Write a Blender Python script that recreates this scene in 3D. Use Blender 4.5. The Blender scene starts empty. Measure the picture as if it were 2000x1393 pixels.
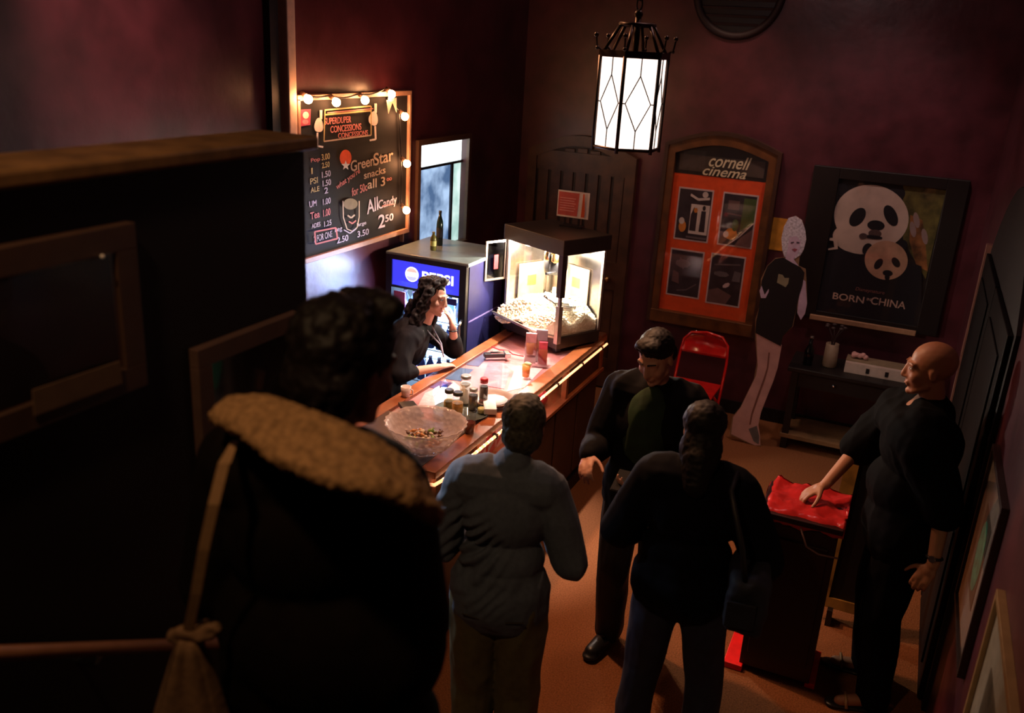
import bpy, bmesh, math, random
from mathutils import Vector, Matrix, noise
random.seed(7)
PI = math.pi
V = Vector
sc = bpy.context.scene
C = sc.collection

# ---------------------------------------------------------------- camera
FPX, PITCH, ROLL, YAW = 1757.154, .3358825, .0595930, -.4067901
CAM = V((0, 0, 3.0))
fw = V((math.sin(YAW)*math.cos(PITCH), math.cos(YAW)*math.cos(PITCH), -math.sin(PITCH)))
_r = V((math.cos(YAW), -math.sin(YAW), 0)); _u = _r.cross(fw)
RX = math.cos(ROLL)*_r + math.sin(ROLL)*_u
UX = -math.sin(ROLL)*_r + math.cos(ROLL)*_u
cd = bpy.data.cameras.new('camera'); cam = bpy.data.objects.new('camera', cd); C.objects.link(cam)
M = Matrix((RX, UX, -fw)).transposed().to_4x4(); M.translation = CAM
cam.matrix_world = M
cd.sensor_width = 36; cd.lens = FPX*36/2000; cd.clip_start = .05
cd.dof.use_dof = True; cd.dof.focus_distance = 5.0; cd.dof.aperture_fstop = 2.2
sc.camera = cam

def at(x, y, **k):
    """where the sight line through a photo pixel meets a real wall / floor / table plane"""
    d = fw + RX*((x-1000)/FPX) - UX*((y-696.5)/FPX)
    (a, v), = k.items(); i = 'XYZ'.index(a)
    return CAM + d*((v-CAM[i])/d[i])

# ---------------------------------------------------------------- world, lights, exposure
w = bpy.data.worlds.new('world'); sc.world = w; w.use_nodes = True
w.node_tree.nodes['Background'].inputs[0].default_value = (.35, .25, .45, 1)
w.node_tree.nodes['Background'].inputs[1].default_value = .018
sc.view_settings.view_transform = 'Standard'; sc.view_settings.look = 'None'
sc.view_settings.exposure = 0; sc.view_settings.gamma = 1
try: sc.view_settings.use_curve_mapping = False
except Exception: pass

def light(name, kind, loc, energy, col, size=.1, target=None, spot=60, blend=.5):
    l = bpy.data.lights.new(name, kind); l.energy = energy; l.color = col
    if kind == 'AREA': l.size = size
    else: l.shadow_soft_size = size
    if kind == 'SPOT': l.spot_size = math.radians(spot); l.spot_blend = blend
    o = bpy.data.objects.new(name, l); C.objects.link(o); o.location = loc
    if target: o.rotation_euler = (V(target)-V(loc)).to_track_quat('-Z', 'Y').to_euler()
    return o
# concession spotlight hung from the ceiling over the counter
light('counter_spotlight', 'SPOT', (-2.2, 4.75, 3.9), 780, (1, .80, .72), .04, (-2.12, 4.75, 1.05), 30, .7)
# lantern: warm bulb shining out of its open bottom onto the carpet
light('lantern_bulb_light', 'SPOT', (-1.235, 4.12, 2.50), 30, (1, .50, .26), .06, (-1.1, 4.0, 0), 140, .8)
# dim warm ceiling lamp over the top of the stairs
light('stair_ceiling_lamp', 'SPOT', (-1.15, .35, 4.05), 50, (1, .60, .30), .08, (-1.2, 1.2, 2), 95, .7)
# ceiling downlights of the lobby
light('poster_wall_downlight', 'SPOT', (-.35, 6.3, 4.1), 62, (1, .66, .58), .08, (-.4, 7.5, 1.3), 75, .8)
light('display_downlight', 'SPOT', (-1.5, 6.7, 4.1), 62, (1, .60, .42), .08, (-1.5, 7.6, 1.5), 60, .8)
light('lobby_fill', 'POINT', (-1.0, 4.6, 4.05), 14, (1, .60, .60), .12)  # unseen fill light added to lift the walls
light('board_glow_fill', 'SPOT', (-2.55, 4.0, 3.0), 48, (.60, .46, 1), .05, (-3.31, 4.62, 1.45), 34, .9)  # added violet spot making the glow on the wall below the menu board
light('sleeve_fill', 'SPOT', (-2.6, 3.2, 1.9), 75, (.62, .80, 1), .06, (-1.4, 2.75, 1.2), 44, .9)  # added cool spot to light the sweatshirt's left side
light('concession_ceiling_lamp', 'SPOT', (-2.75, 4.5, 4.05), 330, (1, .46, .22), .07, (-.8, 3.9, 0), 76, .8)
light('wall_glow_fill', 'SPOT', (-2.4, 2.5, 4.1), 150, (1, .62, .45), .1, tuple(at(245, 135, X=-3.31)), 40, 1)  # added spot imitating the lantern's reflection on the near wall
light('display_case_lamp', 'AREA', (-2.12, 4.6, 1.0), 9, (1, .72, .66), .3, (-2.1, 4.6, .5))
# tubes inside the popcorn machine and the fridge
light('popcorn_front_lamp', 'POINT', (-2.036, 5.494, 1.68), 62, (1, .84, .66), .02)
light('popcorn_rear_lamp', 'POINT', (-2.36, 5.63, 1.68), 50, (1, .84, .66), .02)
light('fridge_lamp', 'AREA', (-2.91, 5.23, 1.34), 26, (.45, .58, 1), .4, (-2.91, 4.2, .9))

# ---------------------------------------------------------------- materials
MATS = {}
def mat(name, col, rough=.6, metal=0, emit=0, ecol=None, var=.12, scale=20, bump=0, spec=.5, alpha=None, trans=0):
    if name in MATS: return MATS[name]
    m = bpy.data.materials.new(name); m.use_nodes = True; nt = m.node_tree; b = nt.nodes['Principled BSDF']
    tc = nt.nodes.new('ShaderNodeTexCoord'); n = nt.nodes.new('ShaderNodeTexNoise')
    n.inputs['Scale'].default_value = scale; n.inputs['Detail'].default_value = 4
    nt.links.new(tc.outputs['Object'], n.inputs['Vector'])
    r = nt.nodes.new('ShaderNodeValToRGB')
    r.color_ramp.elements[0].position = .3; r.color_ramp.elements[1].position = .7
    r.color_ramp.elements[0].color = tuple(max(0, c*(1-var)) for c in col)+(1,)
    r.color_ramp.elements[1].color = tuple(min(1, c*(1+var)) for c in col)+(1,)
    nt.links.new(n.outputs['Fac'], r.inputs['Fac']); nt.links.new(r.outputs['Color'], b.inputs['Base Color'])
    b.inputs['Roughness'].default_value = rough; b.inputs['Metallic'].default_value = metal
    b.inputs['Specular IOR Level'].default_value = spec
    if emit:
        b.inputs['Emission Strength'].default_value = emit
        b.inputs['Emission Color'].default_value = tuple(ecol or col)+(1,)
    if bump:
        bp = nt.nodes.new('ShaderNodeBump'); bp.inputs['Strength'].default_value = bump; bp.inputs['Distance'].default_value = .01
        nt.links.new(n.outputs['Fac'], bp.inputs['Height']); nt.links.new(bp.outputs['Normal'], b.inputs['Normal'])
    if trans: b.inputs['Transmission Weight'].default_value = trans
    if alpha is not None: b.inputs['Alpha'].default_value = alpha
    MATS[name] = m
    return m
def pane_mat(name, tint=(1, 1, 1), refl=.12, rough=.02):
    """thin clear pane: see-through with a mirror-like sheen"""
    if name in MATS: return MATS[name]
    m = bpy.data.materials.new(name); m.use_nodes = True; nt = m.node_tree; nt.nodes.clear()
    o = nt.nodes.new('ShaderNodeOutputMaterial'); t = nt.nodes.new('ShaderNodeBsdfTransparent'); g = nt.nodes.new('ShaderNodeBsdfGlossy')
    n = nt.nodes.new('ShaderNodeTexNoise'); n.inputs['Scale'].default_value = 3
    mr = nt.nodes.new('ShaderNodeMapRange'); mr.inputs['To Min'].default_value = rough; mr.inputs['To Max'].default_value = rough+.03
    nt.links.new(n.outputs['Fac'], mr.inputs['Value']); nt.links.new(mr.outputs['Result'], g.inputs['Roughness'])
    t.inputs['Color'].default_value = tuple(tint)+(1,)
    f = nt.nodes.new('ShaderNodeFresnel'); f.inputs['IOR'].default_value = 1.5
    ad = nt.nodes.new('ShaderNodeMath'); ad.operation = 'ADD'; ad.inputs[1].default_value = refl; ad.use_clamp = True
    mx = nt.nodes.new('ShaderNodeMixShader')
    ge = nt.nodes.new('ShaderNodeNewGeometry'); iv = nt.nodes.new('ShaderNodeMath'); iv.operation = 'SUBTRACT'; iv.inputs[0].default_value = 1
    mu = nt.nodes.new('ShaderNodeMath'); mu.operation = 'MULTIPLY'
    nt.links.new(ge.outputs['Backfacing'], iv.inputs[1]); nt.links.new(f.outputs[0], ad.inputs[0]); nt.links.new(ad.outputs[0], mu.inputs[0]); nt.links.new(iv.outputs[0], mu.inputs[1]); nt.links.new(mu.outputs[0], mx.inputs[0])
    nt.links.new(t.outputs[0], mx.inputs[1]); nt.links.new(g.outputs[0], mx.inputs[2]); nt.links.new(mx.outputs[0], o.inputs[0])
    MATS[name] = m
    return m

# ---------------------------------------------------------------- mesh helpers
def bm_new(): return bmesh.new()
def frame(o, u, v):
    u = V(u).normalized(); v = V(v).normalized(); n = u.cross(v)
    m = Matrix((u, v, n)).transposed().to_4x4(); m.translation = V(o)
    return m
def box(bm, c, s, rot=None, mi=0, bev=0):
    """box of size s about c"""
    t = bmesh.new(); bmesh.ops.create_cube(t, size=1)
    bmesh.ops.scale(t, vec=V(s), verts=t.verts)
    if bev: bmesh.ops.bevel(t, geom=t.edges[:], offset=bev, segments=2, affect='EDGES', profile=.5)
    m = Matrix.Translation(V(c))
    if rot is not None: m = m @ (rot.to_4x4() if isinstance(rot, Matrix) else Matrix.Rotation(rot, 4, 'Z'))
    merge(bm, t, m, mi)
def box2(bm, a, b, mi=0, bev=0):
    a = V(a); b = V(b); box(bm, (a+b)/2, [abs(q) for q in (b-a)], None, mi, bev)
def merge(bm, t, m=None, mi=0):
    if m is not None: bmesh.ops.transform(t, matrix=m, verts=t.verts)
    vm = [bm.verts.new(v.co) for v in t.verts]
    t.verts.index_update()
    for f in t.faces:
        try: nf = bm.faces.new([vm[v.index] for v in f.verts]); nf.material_index = mi; nf.smooth = f.smooth
        except ValueError: pass
    t.free()
def lathe(bm, prof, c=(0, 0, 0), n=24, mi=0, m=None, cap=True):
    """prof: (radius, height) pairs"""
    rings = []
    mm = m or Matrix.Translation(V(c))
    for r, z in prof:
        rings.append([bm.verts.new(mm @ V((r*math.cos(2*PI*i/n), r*math.sin(2*PI*i/n), z))) for i in range(n)])
    for a, b in zip(rings, rings[1:]):
        for i in range(n):
            f = bm.faces.new([a[i], a[(i+1) % n], b[(i+1) % n], b[i]]); f.material_index = mi; f.smooth = n > 8
    if cap:
        f = bm.faces.new(rings[0][::-1]); f.material_index = mi
        f = bm.faces.new(rings[-1]); f.material_index = mi
def tube(bm, pts, r, n=8, mi=0, closed=False):
    pts = [V(p) for p in pts]; rings = []; N = len(pts)
    up = V((0, 0, 1))
    prev = None
    for i, p in enumerate(pts):
        a = pts[(i-1) % N] if (i or closed) else p; b = pts[(i+1) % N] if (i < N-1 or closed) else p
        d = (b-a).normalized()
        if prev is None: e = d.orthogonal().normalized()
        else: e = (prev-d*prev.dot(d)).normalized()
        prev = e; g = d.cross(e)
        rr = r[i] if isinstance(r, (list, tuple)) else r
        rings.append([bm.verts.new(p+(e*math.cos(2*PI*k/n)+g*math.sin(2*PI*k/n))*rr) for k in range(n)])
    for i in range(N if closed else N-1):
        a = rings[i]; b = rings[(i+1) % N]
        for k in range(n):
            f = bm.faces.new([a[k], a[(k+1) % n], b[(k+1) % n], b[k]]); f.material_index = mi; f.smooth = n > 5
    if not closed:
        for q in (rings[0][::-1], rings[-1]):
            f = bm.faces.new(q); f.material_index = mi
def prism(bm, pts, d, mi=0):
    """pts: world points of a planar outline, d: extrusion vector"""
    a = [bm.verts.new(V(p)) for p in pts]; b = [bm.verts.new(V(p)+V(d)) for p in pts]
    n = len(a)
    for q in (a[::-1], b):
        f = bm.faces.new(q); f.material_index = mi
    for i in range(n):
        f = bm.faces.new([a[i], a[(i+1) % n], b[(i+1) % n], b[i]]); f.material_index = mi
def ell(bm, c, r, rot=None, mi=0, sub=3):
    t = bmesh.new(); bmesh.ops.create_icosphere(t, subdivisions=sub, radius=1)
    for f in t.faces: f.smooth = True
    m = Matrix.Translation(V(c)) @ (rot.to_4x4() if rot is not None else Matrix()) @ Matrix.Diagonal((r[0], r[1], r[2], 1) if not isinstance(r, (int, float)) else (r, r, r, 1))
    merge(bm, t, m, mi)
def obj(name, bm, mats, parent=None, recalc=True):
    if recalc: bmesh.ops.recalc_face_normals(bm, faces=bm.faces[:])
    me = bpy.data.meshes.new(name); bm.to_mesh(me); bm.free()
    for m in (mats if isinstance(mats, (list, tuple)) else [mats]): me.materials.append(m)
    o = bpy.data.objects.new(name, me); C.objects.link(o)
    if parent:
        o.parent = parent
        # shapes are given in world space: undo the parent's own transform
        o.matrix_parent_inverse = pworld(parent).inverted()
    return o
def pworld(o):
    m = Matrix.Translation(o.location) @ o.rotation_euler.to_matrix().to_4x4()
    if o.parent: m = pworld(o.parent) @ o.matrix_parent_inverse @ m
    return m
def thing(name, label, cat, loc, group=None, rz=0):
    o = bpy.data.objects.new(name, None); C.objects.link(o); o.location = loc; o.rotation_euler = (0, 0, rz)
    o.empty_display_size = .1
    return tag(o, label, cat, group)
def tag(o, label, cat, group=None, kind=None):
    o['label'] = label; o['category'] = cat
    if group: o['group'] = group
    if kind: o['kind'] = kind
    return o
def struct(name, bm, m, parent=None, label=None):
    o = obj(name, bm, m, parent)
    if not parent: o['kind'] = 'structure'
    if label: o['label'] = label
    return o
def text(name, body, o, u, v, width, height, m, parent, shear=0, depth=.002, bold=0, ang=0):
    """lettering centred on o in the plane (u, v), fitted to width x height"""
    cu = bpy.data.curves.new('t', 'FONT'); cu.body = body; cu.align_x = 'CENTER'; cu.align_y = 'CENTER'
    cu.shear = shear; cu.extrude = .01; cu.offset = bold; cu.space_line = .75
    to = bpy.data.objects.new('t', cu); C.objects.link(to)
    dg = bpy.context.evaluated_depsgraph_get(); me = bpy.data.meshes.new_from_object(to.evaluated_get(dg))
    bpy.data.objects.remove(to); bpy.data.curves.remove(cu)
    xs = [q.co.x for q in me.vertices]; ys = [q.co.y for q in me.vertices]
    cx, cy = (min(xs)+max(xs))/2, (min(ys)+max(ys))/2
    sx = width/(max(xs)-min(xs)); sy = height/(max(ys)-min(ys))
    F = frame(o, u, v) @ Matrix.Rotation(ang, 4, 'Z')
    for q in me.vertices: q.co = F @ V(((q.co.x-cx)*sx, (q.co.y-cy)*sy, depth if q.co.z > 0 else 0))
    me.name = name; me.materials.append(m)
    ob = bpy.data.objects.new(name, me); C.objects.link(ob)
    if parent: ob.parent = parent; ob.matrix_parent_inverse = pworld(parent).inverted()
    return ob
class Art:
    """flat printed picture: thin layers of colour in one mesh"""
    def __init__(s, proj, n): s.bm = bmesh.new(); s.proj = proj; s.n = V(n); s.mats = []; s.k = 0
    def poly(s, pts, m, k=None):
        s.k += 1
        if m not in s.mats: s.mats.append(m)
        o = s.n*(.0007*(s.k if k is None else k))
        vs = [s.bm.verts.new(s.proj(*p)+o) for p in pts]
        f = s.bm.faces.new(vs); f.material_index = s.mats.index(m)
        f.normal_update()
        if f.normal.dot(s.n) < 0: f.normal_flip()
    def oval(s, cx, cy, rx, ry, m, ang=0, n=20, wob=0):
        c, d = math.cos(math.radians(ang)), math.sin(math.radians(ang)); q = []
        for i in range(n):
            a = 2*PI*i/n; k = 1+wob*math.sin(3*a+cx)
            x, y = rx*k*math.cos(a), ry*k*math.sin(a); q.append((cx+x*c-y*d, cy+x*d+y*c))
        s.poly(q, m)
    def line(s, pts, wd, m):
        for (x0, y0), (x1, y1) in zip(pts, pts[1:]):
            dx, dy = x1-x0, y1-y0; L = math.hypot(dx, dy) or 1; nx, ny = -dy/L*wd/2, dx/L*wd/2
            s.poly([(x0+nx, y0+ny), (x1+nx, y1+ny), (x1-nx, y1-ny), (x0-nx, y0-ny)], m)
    def build(s, name, parent): return obj(name, s.bm, s.mats, parent, recalc=False)

# palette
MAROON = mat('maroon_paint', (.075, .016, .024), .36, var=.35, scale=5, bump=.5, spec=.6)
PURPLE = mat('plum_paint', (.12, .03, .055), .5, var=.2, scale=3, bump=.15)
BLACKP = mat('black_paint', (.006, .004, .006), .6)
DWOOD = mat('dark_wood', (.040, .014, .007), .45, scale=9, var=.35)
DARKER = mat('near_black_wood', (.006, .003, .003), .5, scale=9, var=.3)
WOOD = mat('orange_wood', (.30, .09, .03), .35, scale=12, var=.3)
OAK = mat('oak_cap', (.20, .10, .035), .5, scale=14, var=.35)
BLACK = mat('black_plastic', (.012, .012, .014), .35)
STEEL = mat('brushed_steel', (.55, .53, .5), .25, 1, scale=40)
WHITE = mat('white_paper', (.75, .72, .7), .7)
CREAM = mat('cream_print', (.7, .62, .42), .7)
CHROME = mat('chrome', (.8, .8, .8), .12, 1)
GLASS = pane_mat('clear_pane')
# ================================================================ THE SETTING
LX, BY, RXW, CZ = -3.31, 7.6, .52, 4.2
PX, PYE, PZ = -1.5, 2.0, 2.70           # stair side wall: plane, far end, cap height
bm = bm_new(); box2(bm, (LX-.1, -1.2, -.1), (RXW+.1, BY+.1, 0))
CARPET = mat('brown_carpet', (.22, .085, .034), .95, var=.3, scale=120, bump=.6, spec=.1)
struct('floor', bm, CARPET, label='brown carpet floor')
bm = bm_new(); box2(bm, (LX-.1, -1.2, CZ), (RXW+.1, BY+.1, CZ+.1)); struct('ceiling', bm, mat('dark_ceiling', (.05, .03, .035), .9))
bm = bm_new(); box2(bm, (LX-.1, -1.2, 0), (LX, 5.76, CZ)); box2(bm, (LX-.1, 6.52, 0), (LX, BY+.1, CZ))
box2(bm, (LX-.1, 5.76, 0), (LX, 6.52, 1.43)); box2(bm, (LX-.1, 5.76, 2.27), (LX, 6.52, CZ))
struct('wall_left', bm, MAROON, label='maroon painted side wall with a service window')
bm = bm_new(); box2(bm, (LX, BY, 0), (RXW, BY+.1, CZ)); struct('wall_back', bm, MAROON, label='maroon painted far wall with posters and arched door')
bm = bm_new(); box2(bm, (RXW, -1.2, 0), (RXW+.1, BY+.1, CZ)); struct('wall_right', bm, MAROON, label='maroon wall along the right edge of the stairs')
bm = bm_new(); box2(bm, (LX, -1.3, 0), (RXW, -1.2, CZ)); struct('wall_front', bm, MAROON)
# nearer, slightly proud stretch of the left wall and its corner trims
bm = bm_new(); box2(bm, (LX, 4.09, 0), (LX+.04, 4.16, CZ)); struct('trim_1', bm, BLACKP)
bm = bm_new(); box2(bm, (LX, 4.20, 0), (LX+.07, 4.27, CZ), bev=.006); struct('trim_2', bm, mat('pale_trim', (.62, .42, .33), .5), label='pale vertical corner trim beside the menu board')
bm = bm_new(); box2(bm, (LX, 4.9, 0), (LX+.012, 5.1, .1)); box2(bm, (LX, 5.8, 0), (LX+.012, BY, .1)); struct('baseboard_left', bm, DARKER)
bm = bm_new(); box2(bm, (-2.2, BY-.015, 0), (RXW, BY, .12)); struct('baseboard_back', bm, DARKER)

# stair side wall with its wooden cap
bm = bm_new(); box2(bm, (PX-.14, -1.2, 0), (PX, PYE, PZ)); struct('wall_stair', bm, BLACKP, label='black stair side wall carrying two framed pictures')
bm = bm_new(); box2(bm, (PX-.17, -1.2, PZ), (PX+.03, PYE+.03, PZ+.035), bev=.008); struct('trim_3', bm, OAK, label='worn oak cap on the stair wall')
# stairs: each step its own piece
t = thing('staircase', 'dark carpeted staircase descending to the lobby floor between the stair wall and right wall', 'stairs', (-.5, 2.45, 0))
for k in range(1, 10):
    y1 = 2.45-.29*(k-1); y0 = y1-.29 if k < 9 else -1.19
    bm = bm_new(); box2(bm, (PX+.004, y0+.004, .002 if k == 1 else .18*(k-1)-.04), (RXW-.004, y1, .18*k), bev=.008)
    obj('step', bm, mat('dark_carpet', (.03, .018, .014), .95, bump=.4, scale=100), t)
# handrail on the stair wall
t = thing('handrail', 'slim wooden handrail sloping down the black stair wall at lower left', 'handrail', (PX+.03, 1.2, 1.67))
bm = bm_new(); tube(bm, [(PX+.07, -.4, 2.67), (PX+.07, .98, 1.81), (PX+.07, 1.9, 1.24)], .016, 10); obj('rail', bm, mat('rail_wood', (.35, .15, .08), .3), t)
for y in (.3, 1.15, 1.85):
    z = 1.81-(y-.98)*.62
    bm = bm_new(); tube(bm, [(PX, y, z-.06), (PX+.05, y, z-.05), (PX+.07, y, z-.01)], .007, 6); obj('bracket', bm, CHROME, t)

# ---- service window in the left wall
FRM = mat('window_frame_wood', (.10, .05, .03), .4)
bm = bm_new()
for a, b in (((5.72, 1.40), (5.76, 2.30)), ((6.52, 1.40), (6.56, 2.30)), ((5.76, 2.26), (6.52, 2.30)), ((5.76, 1.40), (6.52, 1.44))):
    box2(bm, (LX-.1, a[0], a[1]), (LX+.025, b[0], b[1]))
wn = struct('window_1', bm, FRM, label='service window with frosted blue panes')
bm = bm_new(); box2(bm, (LX-.06, 5.76, 2.07), (LX-.03, 6.52, 2.09)); box2(bm, (LX-.06, 6.34, 1.44), (LX-.03, 6.37, 2.07)); obj('mullion', bm, BLACK, wn)
def lit_pane(name, c1, c2, e, sc_=5):
    m = bpy.data.materials.new(name); m.use_nodes = True; nt = m.node_tree; b = nt.nodes['Principled BSDF']
    n = nt.nodes.new('ShaderNodeTexNoise'); n.inputs['Scale'].default_value = sc_; n.inputs['Detail'].default_value = 3
    tc = nt.nodes.new('ShaderNodeTexCoord'); nt.links.new(tc.outputs['Object'], n.inputs['Vector'])
    r = nt.nodes.new('ShaderNodeValToRGB'); r.color_ramp.elements[0].position = .38; r.color_ramp.elements[1].position = .65
    r.color_ramp.elements[0].color = c1+(1,); r.color_ramp.elements[1].color = c2+(1,)
    nt.links.new(n.outputs['Fac'], r.inputs['Fac']); nt.links.new(r.outputs['Color'], b.inputs['Emission Color'])
    b.inputs['Base Color'].default_value = (.1, .12, .16, 1); b.inputs['Emission Strength'].default_value = e; b.inputs['Roughness'].default_value = .3
    return m
bm = bm_new(); box2(bm, (LX-.055, 5.76, 1.44), (LX-.045, 6.34, 2.07)); obj('pane', bm, lit_pane('frosted_blue', (.05, .10, .20), (.33, .46, .66), 1.5), wn)
bm = bm_new(); box2(bm, (LX-.055, 5.76, 2.09), (LX-.045, 6.52, 2.26)); obj('pane', bm, lit_pane('lit_strip', (.75, .92, .88), (.95, 1, 1), 3), wn)
bm = bm_new(); box2(bm, (LX-.055, 6.37, 1.44), (LX-.045, 6.52, 2.07)); obj('pane', bm, lit_pane('lit_side', (.35, .55, .5), (.7, .9, .85), 1.2), wn)
bm = bm_new(); box2(bm, (LX-.02, 5.76, 1.42), (LX+.04, 6.52, 1.45)); obj('window_sill', bm, FRM, wn)

# ---- arched plank door in the far wall
def arch(x0, x1, z0, z1, rise, y, n=10):
    p = [(x1, y, z0), (x1, y, z1)]
    for i in range(1, n): a = i/n; p.append((x1+(x0-x1)*a, y, z1+rise*math.sin(PI*a)))
    return p+[(x0, y, z1), (x0, y, z0)]
DOORW = mat('door_oak', (.07, .03, .016), .4, scale=8, var=.4)
bm = bm_new(); prism(bm, arch(-3.17, -2.24, 0, 2.10, .13, BY), (0, -.03, 0)); dr = struct('door_1', bm, DARKER, label='dark arched plank door behind the popcorn machine')
bm = bm_new()
o_ = arch(-3.20, -2.20, 0, 2.12, .15, 0); i_ = arch(-3.12, -2.29, 0, 2.06, .12, 0)
for k in range(len(o_)-1): 
    prism(bm, [V(o_[k])+V((0, BY, 0)), V(o_[k+1])+V((0, BY, 0)), V(i_[k+1])+V((0, BY, 0)), V(i_[k])+V((0, BY, 0))], (0, -.07, 0))
obj('door_frame', bm, DOORW, dr)
for k in range(7):
    x0 = -3.115+k*.118; zt = 2.06+.12*math.sin(PI*(k+.5)/7)-.02
    bm = bm_new(); box2(bm, (x0+.012, BY-.045, .01), (x0+.106, BY-.03, zt), bev=.004)
    obj('plank', bm, DOORW, dr)
bm = bm_new(); box2(bm, (-3.115, BY-.062, .95), (-2.29, BY-.045, 1.2)); box2(bm, (-3.115, BY-.062, .02), (-2.29, BY-.045, .3)); box2(bm, (-3.115, BY-.062, 1.95), (-2.29, BY-.045, 2.12)); obj('rail', bm, DOORW, dr)
bm = bm_new(); ell(bm, (-2.36, BY-.1, 1.05), .03); tube(bm, [(-2.36, BY-.1, 1.05), (-2.36, BY-.06, 1.05)], .01); obj('door_handle', bm, mat('old_brass', (.5, .3, .1), .3, 1), dr)

# ---- dark arched door in the right wall
bm = bm_new()
def archR(y0, y1, z1, rise, x, n=12):
    p = [(x, y1, 0), (x, y1, z1)]
    for i in range(1, n): a = i/n; p.append((x, y1+(y0-y1)*a, z1+rise*math.sin(PI*a)**.8))
    return p+[(x, y0, z1), (x, y0, 0)]
prism(bm, archR(4.2, 6.3, 1.95, .5, RXW), (-.02, 0, 0)); dr = struct('door_2', bm, BLACKP, label='wide black arched double door on the right')
for y0, y1 in ((4.26, 5.23), (5.27, 6.24)):
    bm = bm_new(); box2(bm, (RXW-.045, y0, .02), (RXW-.02, y1, 1.93), bev=.005)
    for z0 in (.15, 1.05): box2(bm, (RXW-.055, y0+.12, z0), (RXW-.045, y1-.12, z0+.75), bev=.004)
    obj('leaf', bm, mat('black_door', (.003, .002, .003), .6, spec=.2), dr)
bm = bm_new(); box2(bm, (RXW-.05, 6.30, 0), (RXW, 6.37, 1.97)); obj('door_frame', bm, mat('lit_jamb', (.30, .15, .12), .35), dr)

# ================================================================ CONCESSION COUNTER
CF, CB, C0, C1, CT = -1.84, -2.49, 3.40, 5.95, 1.05
t = thing('concession_counter', 'wooden concession counter with glass top display case and glowing front edge', 'counter', (-2.16, 4.7, 0))
bm = bm_new(); box2(bm, (CB+.03, C0+.03, 0), (CF-.03, C1-.02, .78)); obj('cabinet_body', bm, DWOOD, t)
n = 6
for k in range(n):
    y0 = C0+.05+k*(C1-C0-.1)/n
    bm = bm_new(); box2(bm, (CF-.03, y0+.015, .14), (CF-.014, y0+(C1-C0-.1)/n-.015, .74), bev=.006); obj('front_panel', bm, DWOOD, t)
bm = bm_new(); box2(bm, (CB+.02, C0+.02, 0), (CF-.008, C1-.01, .1)); obj('plinth', bm, DARKER, t)
bm = bm_new(); box2(bm, (CB, C0, .775), (CF+.012, C1, .80), bev=.004); obj('case_shelf', bm, WOOD, t)
for y in (C0+.02, 3.90, 4.62, 5.22, C1-.03):
    bm = bm_new(); box2(bm, (CF-.035, y-.018, .80), (CF, y+.018, 1.01)); obj('post', bm, WOOD, t)
for y in (C0+.02, C1-.03):
    bm = bm_new(); box2(bm, (CB, y-.018, .80), (CB+.035, y+.018, 1.01)); obj('post', bm, WOOD, t)
bm = bm_new(); box2(bm, (CB, C0+.02, .80), (CB+.015, C1-.02, 1.01)); obj('back_panel', bm, mat('case_back', (.5, .35, .32), .6), t)
bm = bm_new(); box2(bm, (CB+.02, C0+.02, .80), (CF-.03, C0+.035, 1.01)); obj('side_panel', bm, DWOOD, t)
bm = bm_new(); box2(bm, (CF-.03, C0+.03, .80), (CF-.02, 3.88, 1.01)); obj('side_panel', bm, DWOOD, t)
for y0, y1 in ((3.92, 4.60), (4.64, 5.20)):
    bm = bm_new(); box2(bm, (CF-.02, y0, .80), (CF-.016, y1, 1.01)); obj('front_glass', bm, GLASS, t)
bm = bm_new(); box2(bm, (CF-.03, 5.24, .80), (CF-.016, C1-.05, 1.01)); obj('side_panel', bm, DWOOD, t)
# top: wooden rim round a glass sheet, solid wood at the near end
bm = bm_new()
box2(bm, (CF-.075, C0, 1.01), (CF+.015, C1, CT), bev=.005); box2(bm, (CB-.01, C0, 1.01), (CB+.075, C1, CT), bev=.005); box2(bm, (CB+.075, C1-.08, 1.01), (CF-.075, C1, CT), bev=.005)
obj('top_rim', bm, WOOD, t)
bm = bm_new(); box2(bm, (CB+.075, C0, 1.01), (CF-.075, 3.93, CT), bev=.004); obj('near_top', bm, DWOOD, t)
bm = bm_new(); box2(bm, (CB+.075, 3.93, 1.015), (CF-.075, C1-.08, 1.03)); obj('backing_sheet', bm, mat('pink_backing', (.55, .27, .27), .6, var=.3, scale=6), t)
bm = bm_new(); box2(bm, (CB+.075, 3.93, 1.042), (CF-.075, C1-.08, CT)); obj('top_glass', bm, pane_mat('counter_glass', (1, .97, .97), .06), t)
bm = bm_new(); box2(bm, (CF-.10, 3.95, 1.0), (CF-.085, 5.2, 1.008)); obj('case_lamp', bm, mat('case_lamp', (1, .8, .75), .5, emit=14, ecol=(1, .75, .68)), t)
bm = bm_new(); box2(bm, (CF-.07, C1-.11, CT), (CF+.01, C1-.01, CT+.016), bev=.004); obj('corner_block', bm, WOOD, t)

# rope light round the counter's top edge
t = thing('rope_light', 'glowing warm rope light clipped along the front top edge of the counter', 'rope light', (CF+.02, C0-.02, .99))
pts = [(CB+.2, C0-.018, .99), (CF-.02, C0-.018, .99), (CF+.017, C0-.008, .99), (CF+.026, C0+.05, .99), (CF+.026, C1-.03, .99)]
bm = bm_new(); tube(bm, pts, .0085, 8); obj('tube', bm, mat('rope_glow', (1, .55, .28), .4, emit=2.2, ecol=(1, .42, .18)), t)
bm = bm_new(); k = 0
y = C0+.06
while y < 4.75: ell(bm, (CF+.026, y, .99), (.0095, .016, .0095), sub=1); y += .045
x = CB+.22
while x < CF-.03: ell(bm, (x, C0-.018, .99), (.014, .0095, .0095), sub=1); x += .05
o = obj('tube_lamps', bm, mat('rope_lamp', (1, .8, .6), .4, emit=22, ecol=(1, .72, .45)), t); o['kind'] = 'stuff'
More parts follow.
